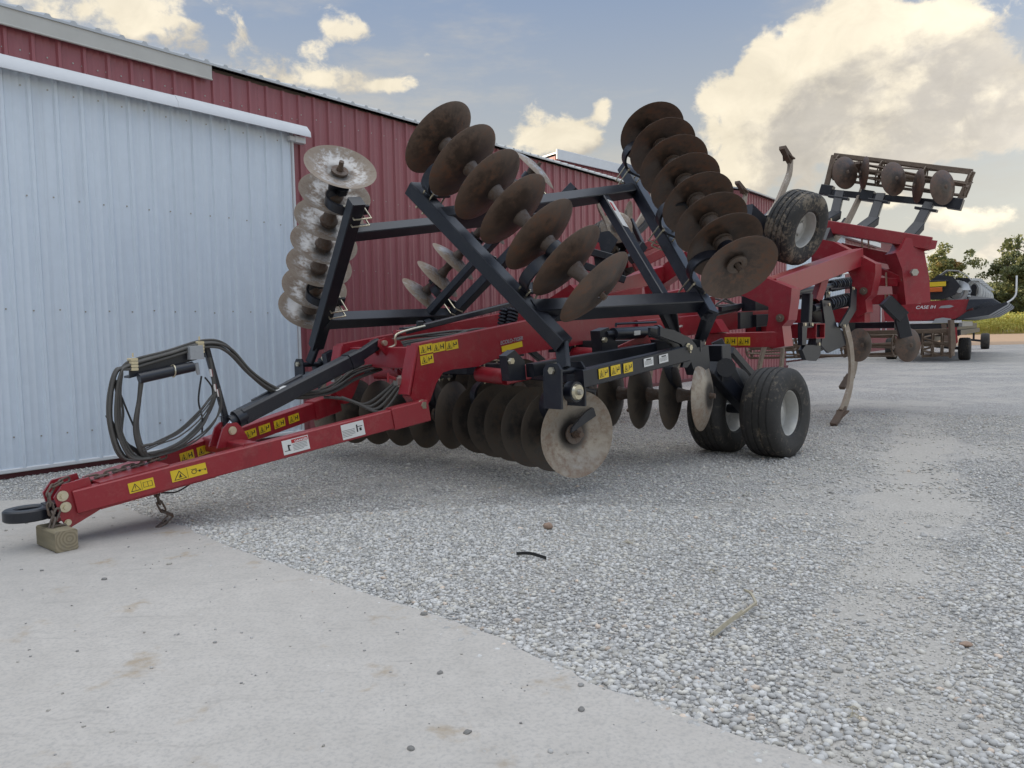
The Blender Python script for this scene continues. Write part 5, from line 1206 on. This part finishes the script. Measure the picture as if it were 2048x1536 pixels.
# ---- labels and lettering on the machine
def label_on(par, c, ud, wd, w, h, kind):
    """printed label: c centre, ud along its width, wd up, facing ud x wd"""
    c = V(c); ud = V(ud).normalized(); wd = V(wd); wd = (wd-ud*wd.dot(ud)).normalized(); nn = ud.cross(wd)
    m = MB(); P_ = lambda x, y, z=.0035: c+ud*(x*w/2)+wd*(y*h/2)+nn*z
    def q(x0, y0, x1, y1, mi, z): m.add([P_(x0, y0, z), P_(x1, y0, z), P_(x1, y1, z), P_(x0, y1, z)], [[0, 1, 2, 3]], mi)
    def tri(cx, cy, sx, sy, mi, z): m.add([P_(cx-sx, cy-sy, z), P_(cx+sx, cy-sy, z), P_(cx, cy+sy, z)], [[0, 1, 2]], mi)
    base = 0
    m.loft([[P_(-1, -1, 0), P_(1, -1, 0), P_(1, 1, 0), P_(-1, 1, 0)], [P_(-1, -1), P_(1, -1), P_(1, 1), P_(-1, 1)]], 0)
    if kind == 'warn':
        tri(-.48, 0, .40, .72, 1, .0045); tri(-.48, -.06, .30, .52, 0, .0055); tri(-.48, -.12, .14, .34, 1, .0065); q(-.02, -.85, .01, .85, 1, .0045)
        r = random.random(); q(.2, -.5, .32, .5, 1, .0045); q(.32, -.12, .6, .1, 1, .0045); q(.62, -.55 if r < .5 else -.1, .78, .6, 1, .0045)
    elif kind == 'manual':
        tri(-.48, 0, .40, .75, 1, .0045); tri(-.48, -.06, .31, .55, 0, .0055); q(-.51, -.15, -.45, .3, 1, .0065); q(-.51, -.42, -.45, -.28, 1, .0065); q(-.02, -.85, .01, .85, 1, .0045)
        q(.15, -.5, .85, -.42, 1, .0045); q(.15, .45, .85, .52, 1, .0045); q(.13, -.5, .17, .52, 1, .0045); q(.48, -.5, .52, .52, 1, .0045); q(.83, -.5, .87, .52, 1, .0045)
    elif kind == 'tow':
        tri(-.52, 0, .36, .78, 1, .0045); tri(-.52, -.06, .29, .6, 0, .0055); q(-.6, -.45, -.42, -.3, 1, .0065); q(-.6, -.2, -.45, -.1, 1, .0065); q(-.52, -.4, -.47, .2, 1, .0065); q(-.1, -.85, -.08, .85, 1, .0045)
        an = [k*.5236 for k in range(12)]
        m.add([P_(.28+.15*math.cos(t), -.1+.40*math.sin(t), .0045) for t in an], [list(range(12))], 1); m.add([P_(.28+.11*math.cos(t), -.1+.28*math.sin(t), .0055) for t in an], [list(range(12))], 0)
        q(.12, .35, .42, .42, 1, .0045); q(.40, .1, .44, .42, 1, .0045); q(.42, -.1, .92, -.03, 1, .0045); m.add([P_(.60+.07*math.cos(t), -.15+.2*math.sin(t), .005) for t in an], [list(range(12))], 1); m.add([P_(.92+.05*math.cos(t), -.15+.15*math.sin(t), .005) for t in an], [list(range(12))], 1)
    elif kind == 'plain': q(-.9, -.3, .2, -.2, 1, .0045); q(-.9, .1, .4, .2, 1, .0045)
    elif kind in ('danger', 'notice'):
        x0 = -.25 if kind == 'danger' else -.95
        for k in range(5): q(x0, .15-k*.2, x0+(1.1 if k != 4 else .8), .2-k*.2, 1, .0045)
        if kind == 'danger': q(-.30, .38, .95, .90, 2, .0045); q(-.9, -.55, -.42, -.46, 1, .0045); q(-.62, -.5, -.5, .3, 1, .0045); q(-.5, .1, -.38, .25, 1, .0045)
        else: q(.3, -.4, .42, .6, 1, .0045); q(.42, .25, .85, .35, 1, .0045); q(.55, -.3, .75, .1, 1, .0045)
    elif kind == 'important': q(-.5, .45, .5, .75, 1, .0045); [q(-.85, .2-k*.25, .8-.1*(k % 2), .27-k*.25, 1, .0045) for k in range(4)]
    mats = ['label_white', 'ink', 'label_red'] if kind in ('danger', 'notice', 'important') else ['yellow', 'ink']
    return m.build('label', mats, par)
def text(par, s_, c, ud, wd, size, mat='white_print', shear=0.0, name='lettering', sx=1.0, align='LEFT'):
    cu = bpy.data.curves.new(name, 'FONT'); cu.body = s_; cu.size = size; cu.extrude = .001; cu.shear = shear; cu.align_x = align; cu.offset = size*.012; cu.space_character = 1.0
    cu.materials.append(M[mat]); ud = V(ud).normalized(); wd = V(wd); wd = (wd-ud*wd.dot(ud)).normalized(); nn = ud.cross(wd)
    mm = Matrix((ud*sx, wd, nn)).transposed().to_4x4(); mm.translation = V(c)+nn*.006
    tmp = bpy.data.objects.new('tmp', cu); COL.objects.link(tmp); bpy.context.view_layer.update()
    me = bpy.data.meshes.new_from_object(tmp.evaluated_get(bpy.context.evaluated_depsgraph_get())); bpy.data.objects.remove(tmp)
    return link(name, me, par, mm)
# near tongue tube: its outer face
tdir = (TB-TA).normalized(); tside = Vector((tdir.y, -tdir.x, 0)).normalized()
if tside.y > 0: tside = -tside
def on_tongue(f_, dz, w, h, kind, far=False):
    p = TA.lerp(TB, f_)
    if far:
        p = mir(p, -1); sd = Vector((tside.x, tside.y, 0)); td = mir(tdir, -1); sdn = Vector((td.y, -td.x, 0)).normalized()
        if sdn.y > 0: sdn = -sdn
        return label_on(tongue_f, p+sdn*.051+Vector((0, 0, dz)), td, (0, 0, 1), w, h, kind)
    return label_on(tongue_n, p+tside*.051+Vector((0, 0, dz)), tdir, (0, 0, 1), w, h, kind)
on_tongue(.155, 0, .17, .075, 'manual'); on_tongue(.275, .005, .25, .085, 'tow')
on_tongue(.575, .0, .215, .115, 'danger'); on_tongue(.755, .0, .20, .125, 'notice')
dg_c = TA.lerp(TB, .575)+tside*.0545+Vector((0, 0, .024))+tdir*(-.012)
text(tongue_n, 'DANGER', dg_c+Vector((0, 0, .002)), tdir, (0, 0, 1), .026, name='danger_lettering', align='LEFT')
for f_ in (.36, .42, .60, .66, .725, .79): on_tongue(f_, .0, .13, .075, 'warn', True)
# near frame rail
fx = Vector((1, 0, .13)).normalized()
for (c, k) in (((2.837, -0.716, 1.283), 'warn'), ((2.990, -0.716, 1.296), 'warn'), ((3.149, -0.716, 1.310), 'warn'), ((2.846, -0.716, 1.189), 'warn')): label_on(NEARRAIL, Vector(c)+Vector((0, .057, 0)), fx, (0, 0, 1), .15, .082, k)
label_on(NEARRAIL, Vector((3.949, -0.660, 1.275)), Vector((1, 0, .16)), (0, 0, 1), .30, .055, 'blank')
text(NEARRAIL, 'ECOLO-TIGER', (3.779, -0.660, 1.295), Vector((1, 0, .14)), (0, 0, 1), .052, 'bucket', .2, 'model_lettering')
text(NEARRAIL, 'CASE IH', (7.769, -0.660, 1.842), Vector((1, 0, .06)), (0, 0, 1), .13, 'white_print', .15, 'brand_lettering')
bd = (Vector((5.006, -2.000, 1.181))-Vector((3.342, -2.000, 1.021))).normalized()
for (c, k) in (((3.602, -2.055, 1.058), 'warn'), ((3.772, -2.055, 1.075), 'warn'), ((3.956, -2.055, 1.088), 'warn')): label_on(SIDE, c, bd, (0, 0, 1), .135, .085, k)
for c in ((4.274, -2.055, 1.124), (4.521, -2.055, 1.146)): label_on(SIDE, c, bd, (0, 0, 1), .15, .075, 'important')
for c in ((7.300, -1.343, 1.254), (7.330, -1.502, 1.252)):
    label_on(DECT, Vector(c)+Vector((-.16, -.0, 0)), (-.25, -1, .0), (0, 0, 1), .19, .10, 'warn')
m = MB(); bp0 = Vector((8.9, -.70, 1.45)); m.plate([(10.832, -0.950, 1.399), (12.299, -0.950, 1.631), (12.294, -0.950, 1.840), (10.829, -0.950, 1.600)], (0, .03, 0)); brand = m.build('side_panel', 'red', R_)
text(brand, 'CASE IH', (10.822, -0.970, 1.431), Vector((1, 0, .13)), (0, 0, 1), .19, 'white_print', .15, 'brand_lettering')
label_on(brand, (12.429, -0.970, 1.780), (1, 0, .1), (0, 0, 1), .13, .12, 'warn'); label_on(brand, (12.409, -0.970, 1.639), (1, 0, .2), (0, 0, 1), .22, .12, 'blank')

M['header_plastic'] = flat('pale_grey_header_plastic', (.52, .52, .50), .42, 0, .15, 8)
# ------------------------------------------------------------------ corn header on its trailer
HO = Vector((15.8, 29.0, 0)); HA = math.radians(90-124)
hd = thing('corn_header', 'red and black corn header with silver auger resting on a trailer beyond the implement', 'corn header', HO, HA)
def hx(px): return (px-1865)/60
def hz(py): return 1.41+(650-py)*.01883
HL = 11.5
for yy in (0, HL):
    m = MB(); m.plate([(hx(a_), yy, hz(b_)) for a_, b_ in ((1765, 600), (1800, 604), (1936, 602), (1942, 605), (1946, 625), (1910, 640), (1850, 641), (1770, 641))], (0, .10, 0)); ep = m.build('end_panel', 'red', hd)
    if yy == 0:
        EPN = ep
        m = MB(); m.strip(spline([(hx(1806), -.055, hz(622)), (hx(1850), -.055, hz(626)), (hx(1880), -.055, hz(625)), (hx(1915), -.055, hz(618))], 6), (0, 1, 0), .02, .03); m.build('panel_crease', 'red', ep)
        text(ep, 'CASE IH', (hx(1833), -.052, hz(618)), (1, 0, 0), (0, 0, 1), .165, 'white_print', .25, 'brand_lettering', 1.12)
        m = MB(); m.plate([(hx(1879), -.053, hz(618)), (hx(1884), -.053, hz(613.5)), (hx(1901), -.053, hz(612)), (hx(1909), -.053, hz(615)), (hx(1900), -.053, hz(618))], (0, .004, 0)); m.build('decal', 'bucket', ep)
m = MB(); m.plate([(hx(1770), 0, hz(641)), (hx(1770), 0, hz(590)), (hx(1775), 0, hz(588)), (hx(1778), 0, hz(641))], (0, .01, 0)); m.beam((hx(1772), .06, hz(615)), (hx(1772), HL-.06, hz(615)), .06, .95); m.build('back_sheet', 'red', hd)
m = MB(); m.beam((hx(1860), .06, hz(636)), (hx(1860), HL-.06, hz(636)), 2.2, .08); m.build('deck', 'black', hd)
# snouts: a hood that tapers to a point
for k in range(13):
    y_ = .02+k*(HL-.04)/12; w = .26
    m = MB()
    m.loft([[(hx(1932), y_-w, hz(624)), (hx(1932), y_+w, hz(624)), (hx(1938), y_+w*.8, hz(603)), (hx(1941), y_, hz(595)), (hx(1938), y_-w*.8, hz(603))],
            [(hx(1962), y_-w*.7, hz(612)), (hx(1962), y_+w*.7, hz(612)), (hx(1962), y_+w*.5, hz(603)), (hx(1962), y_, hz(599)), (hx(1962), y_-w*.5, hz(603))],
            [(hx(1982), y_-.05, hz(605)), (hx(1982), y_+.05, hz(605)), (hx(1983), y_+.03, hz(603)), (hx(1984), y_, hz(602)), (hx(1983), y_-.03, hz(603))]], 0)
    m2 = MB()
    m2.loft([[(hx(1912), y_-w*.9, hz(642)), (hx(1912), y_+w*.9, hz(642)), (hx(1934), y_+w*.7, hz(626)), (hx(1934), y_-w*.7, hz(626))],
            [(hx(1975), y_-w*.6, hz(634)), (hx(1975), y_+w*.6, hz(634)), (hx(1980), y_+w*.4, hz(616)), (hx(1980), y_-w*.4, hz(616))],
            [(hx(2008), y_-.05, hz(615)), (hx(2008), y_+.05, hz(615)), (hx(2011), y_+.03, hz(609)), (hx(2011), y_-.03, hz(609))]], 0)
    m2.build('lower_shield', 'bucket' if k % 3 else 'black', hd)
    m.build('snout', 'black', hd)
m = MB(); m.tube(spline([(hx(2008), .0, hz(611)), (hx(2016), 0, hz(606)), (hx(2022), 0, hz(599)), (hx(2024), 0, hz(590)), (hx(2024), 0, hz(561))], 5), .028, 8); m.build('divider_rod', 'white_print', hd)
m = MB(); c0 = Vector((hx(1918), .1, hz(584))); c1 = Vector((hx(1918), HL-.1, hz(584))); m.cyl(c0, c1, .10, n=12)
N = 200
for s_ in (0, 1):
    vs = []; fs = []
    for i in range(N+1):
        t = i/N; a_ = t*2*math.pi*18; p = c0.lerp(c1, t)
        for r in (.10, .36): vs.append(p+Vector((math.cos(a_)*r, 0, math.sin(a_)*r)))
    fs = [[2*i, 2*i+1, 2*i+3, 2*i+2] for i in range(N)]
m.add(vs, fs); m.build('auger', 'galv', hd)
for k in range(6):
    y_ = .9+k*2.0; c_ = Vector((hx(1943), y_, hz(585))); m = MB()
    m.tube([c_+Vector((math.cos(t)*.21, 0, math.sin(t)*.34)) for t in [2*math.pi*q/18 for q in range(18)]], .085, 7, closed=True, cap=False)
    m.build('row_loop', 'header_plastic', hd)
    m = MB(); m.loft([[c_+Vector((-.10, -.12, .40)), c_+Vector((.34, -.12, .34)), c_+Vector((.34, .12, .34)), c_+Vector((-.10, .12, .40))], [c_+Vector((-.02, -.10, .48)), c_+Vector((.24, -.10, .44)), c_+Vector((.24, .10, .44)), c_+Vector((-.02, .10, .48))]]); m.build('row_cap', 'header_plastic', hd)
    m = MB(); m.plate([c_+Vector((-.95, .5, .30)), c_+Vector((-.55, .5, .56)), c_+Vector((-.10, .5, .50)), c_+Vector((.10, .5, .30)), c_+Vector((.05, .5, -.25)), c_+Vector((-.9, .5, -.3))], (0, .22, 0)); m.build('row_cover', 'black', hd)
m = MB(); c_ = Vector((hx(1910), .34, hz(586))); m.tube([c_+Vector((math.cos(t)*.34, 0, math.sin(t)*.36)) for t in [2*math.pi*q/22 for q in range(22)]], .085, 7, closed=True, cap=False); m.build('chain_ring', 'header_plastic', hd)
m = MB()
for q in range(26):
    t = 2*math.pi*q/26; m.beam(c_+Vector((math.cos(t)*.46-.02, -.1, math.sin(t)*.48)), c_+Vector((math.cos(t)*.46+.02, -.02, math.sin(t)*.48)), .03, .05)
o = m.build('drive_chain', 'black', hd); o['kind'] = 'stuff'
m = MB(); m.strip([(hx(1862), .55, hz(578)), (hx(1872), .55, hz(556)), (hx(1892), .55, hz(543)), (hx(1915), .55, hz(545)), (hx(1932), .55, hz(556)), (hx(1941), .55, hz(566))], (0, 1, 0), .7, .03); m.build('auger_hood', 'header_plastic', hd)
m = MB(); m.plate([(hx(1850), .16, hz(600)), (hx(1850), .16, hz(572)), (hx(1876), .16, hz(552)), (hx(1905), .16, hz(556)), (hx(1920), .16, hz(575)), (hx(1910), .16, hz(592)), (hx(1885), .16, hz(601))], (0, .25, 0)); m.build('drive_housing', 'black', hd)
m = MB(); m.beam((hx(1785), -.15, hz(565.5)), (hx(1897), -.15, hz(565)), .3, .05); m.beam((hx(1815), -.12, hz(566)), (hx(1815), -.12, hz(604)), .05, .05); lb = m.build('light_bracket', 'black', hd)
m = MB(); m.plate([(hx(1852), -.31, hz(575.5)), (hx(1894), -.31, hz(575.5)), (hx(1894), -.31, hz(566.5)), (hx(1852), -.31, hz(566.5))], (0, .012, 0)); m.build('reflector', 'yellow', lb)
m = MB(); m.beam((hx(1856), -.30, hz(581.5)), (hx(1887), -.30, hz(581.5)), .06, .17, ch=.03); m.build('marker_light', 'amber', lb)

tl = thing('header_trailer', 'low black four wheeled trailer carrying the corn header', 'trailer', HO, HA)
m = MB(); m.beam((-1.1, -.1, 1.10), (-1.1, 12.5, 1.10), .14, .2); m.beam((.9, -.1, 1.10), (.9, 12.5, 1.10), .14, .2)
for y_ in (.3, 4.2, 8.2, 12.0): m.beam((-1.1, y_, 1.05), (.9, y_, 1.05), .14, .16)
m.build('frame', 'black', tl)
m = MB(); m.beam((-.2, -.02, 1.30), (-.2, 12.3, 1.30), 2.1, .30); m.build('cradle', 'black', tl)
m = MB(); m.beam((-.4, .25, .92), (-.4, 11.5, .92), .9, .34); m.build('underbody', 'black', tl)
m = MB(); m.beam((-1.2, -.2, 1.50), (1.0, -.2, 1.50), .06, .09); m.build('rest_rail', 'trim_white', tl)
m = MB(); m.beam((.95, .0, 1.42), (.95, 6.0, 1.42), .12, .20); m.build('side_rail', 'bucket', tl)
m = MB(); m.plate([(.15, -.25, 1.62), (.40, -.25, 1.66), (.65, -.25, 1.62), (.72, -.25, 1.46), (.05, -.25, 1.46)], (0, .10, 0)); m.build('rest_bracket', 'bucket', tl)
m = MB(); m.plate([(.55, -.3, 1.3), (.85, -.3, 1.3), (.9, -.3, .75), (.75, -.3, .58), (.58, -.3, .7)], (0, .04, 0)); m.build('mud_flap', 'red', tl)
m = MB(); m.plate([(.35, -.33, 1.45), (.52, -.33, 1.42), (.60, -.33, .8), (.45, -.33, .65)], (0, .04, 0)); m.build('post', 'spool', tl)
WT = wheel_meshes(.90, .42, .2, 'rubber')
Rm = Matrix.Rotation(-HA, 3, 'Z')
def loc(w): return Rm @ (Vector(w)-HO)
for p in ((17.750, 30.152, 0.000), (15.981, 32.366, 0.000), (26.280, 42.726, 0.000)):
    q = loc(p); q.z = .44; s_ = 1 if q.x > 0 else -1
    o = link('wheel', WT[0], tl, orient(q, (s_, 0, 0), (0, 0, 1))); link('rim', WT[1], o)
    m = MB(); m.beam((q.x-s_*.1, q.y, .45), (q.x-s_*1.0, q.y, .55), .12, .12); m.beam((q.x-s_*.55, q.y, .5), (q.x-s_*.55, q.y, 1.05), .10, .10); m.build('axle', 'black', tl)

# ------------------------------------------------------------------ small things on the ground
p0, p1 = Vector((-3.042, 5.018, 0.000)), Vector((-3.405, 5.323, 0.000)); pe = Vector((-2.956, 5.129, 0.000))
ax_ = (p1-p0); Lb = .34; ax_ = ax_.normalized(); sd_ = (pe-p0); sd_ = sd_-ax_*sd_.dot(ax_); sd_ = sd_.normalized()
blk = MB(); blk.beam((-Lb/2, 0, .07), (Lb/2, 0, .07), .14, .14, ch=.010)
cen = p0+ax_*Lb/2+sd_*.07
o = blk.build('timber_block', 'timber'); o.matrix_world = Matrix.Translation((cen.x, cen.y, .013)) @ Matrix.Rotation(math.atan2(ax_.y, ax_.x), 4, 'Z')
o['label'] = 'weathered square timber block under the red hitch on the concrete'; o['category'] = 'wood block'
def blob(name, c, r, mat, label, cat, sc=(1, 1, .7), rz=0):
    import bmesh
    bm = bmesh.new(); bmesh.ops.create_icosphere(bm, subdivisions=3, radius=r)
    for v in bm.verts: v.co *= 1+.28*mnoise.noise(v.co/r*1.6+Vector(c)*3); v.co = Vector((v.co.x*sc[0], v.co.y*sc[1], v.co.z*sc[2]))
    me = bpy.data.meshes.new(name); bm.to_mesh(me); bm.free(); me.materials.append(M[mat])
    me.polygons.foreach_set('use_smooth', [True]*len(me.polygons))
    o = link(name, me); o.location = (c[0], c[1], r*sc[2]*.75+.006); o.rotation_euler = (0, 0, rz); o['label'] = label; o['category'] = cat; return o
M['clay'] = flat('rusty_clay', (.33, .23, .17), .9, 0, .35, 40, .4)
M['slate'] = flat('dark_stone', (.21, .20, .185), .85, 0, .3, 60, .3)
M['straw'] = flat('dry_straw', (.42, .37, .27), .8, 0, .3, 25, .2)
blob('clod', (0.238, 5.451, 0.000), .032, 'clay', 'small brown clod lying on the gravel in front of the disc gang', 'clod', (1.1, .9, .75), .4)
for (c, r, lb_) in (((-0.367, 2.519, 0.000), .013, 'dark angular stone on the concrete, nearest the bottom edge'), ((-0.181, 2.619, 0.000), .013, 'small dark stone on the concrete between the stain and the gravel edge'), ((-0.322, 3.100, 0.000), .013, 'lone dark stone on the concrete below the gravel corner'), ((0.233, 2.766, 0.000), .014, 'rounded grey stone on the concrete below the thick gravel edge'), ((-0.464, 3.771, 0.000), .016, 'larger grey stone at the very edge of the gravel')):
    blob('stone', c, r, 'slate', lb_, 'stone', (1.2, .9, .7), random.random()*3)
blob('stone', (1.966, 3.288, 0.000), .024, 'clay', 'flat pinkish stone on the bare dusty patch at the right', 'stone', (1.2, .9, .30), .3)
m = MB(); q0, q1, q2 = (Vector((0.007, 4.774, 0.000)), Vector((0.097, 4.746, 0.000)), Vector((0.188, 4.665, 0.000))); z_ = Vector((0, 0, .022))
m.strip(spline([q0+z_, q1+z_*1.3, q2+z_], 5), (0, 0, 1), .018, .008); o = m.build('rubber_strip', 'cable'); o['label'] = 'short black rubber strip lying on the pale gravel'; o['category'] = 'rubber strip'
st = thing('corn_stalk', 'bent dry corn stalk lying on the gravel in the foreground', 'corn stalk')
m = MB(); z_ = Vector((0, 0, .028)); S1 = [Vector((0.871, 3.392, 0.000))+z_, Vector((0.977, 3.515, 0.000))+z_*1.2, Vector((1.081, 3.628, 0.000))+z_*1.3, Vector((1.203, 3.783, 0.000))+z_*1.2]
m.strip(spline(S1, 5), (0, 0, 1), .012, [.004, .007]+[.010]*14); m.build('stem', 'straw', st)
m = MB(); m.strip(spline([S1[3], Vector((1.211, 3.890, 0.000))+z_*1.6, Vector((1.205, 3.981, 0.000))+z_*1.2], 5), (0, 0, 1), .010, .010); m.build('leaf', 'straw', st)
m = MB(); m.strip(spline([S1[0]+Vector((.02, .01, .004)), S1[1]+Vector((.02, .012, .008)), S1[2]+Vector((.01, .012, .006))], 5), (0, .3, 1), .022, .004); m.build('leaf', 'straw', st)
for k, (c, lb_) in enumerate((((1.140, 4.358, 0.000), 'tuft of dry straw on the gravel, beyond the bent stalk'), ((1.210, 2.676, 0.000), 'wisp of dry straw near the bottom right corner'), ((0.759, 4.970, 0.000), 'faint straw wisp on the gravel right of the rubber strip'))):
    m = MB(); c = Vector(c)
    for q in range(9):
        a_ = random.uniform(0, 6.28); L_ = random.uniform(.02, .06); b_ = c+Vector((random.gauss(0, .02), random.gauss(0, .02), .018))
        m.tube([b_, b_+Vector((math.cos(a_)*L_*.5, math.sin(a_)*L_*.5, .012)), b_+Vector((math.cos(a_)*L_, math.sin(a_)*L_, .002))], .0016, 4)
    o = m.build('straw_tuft', 'straw'); o['label'] = lb_; o['category'] = 'straw'
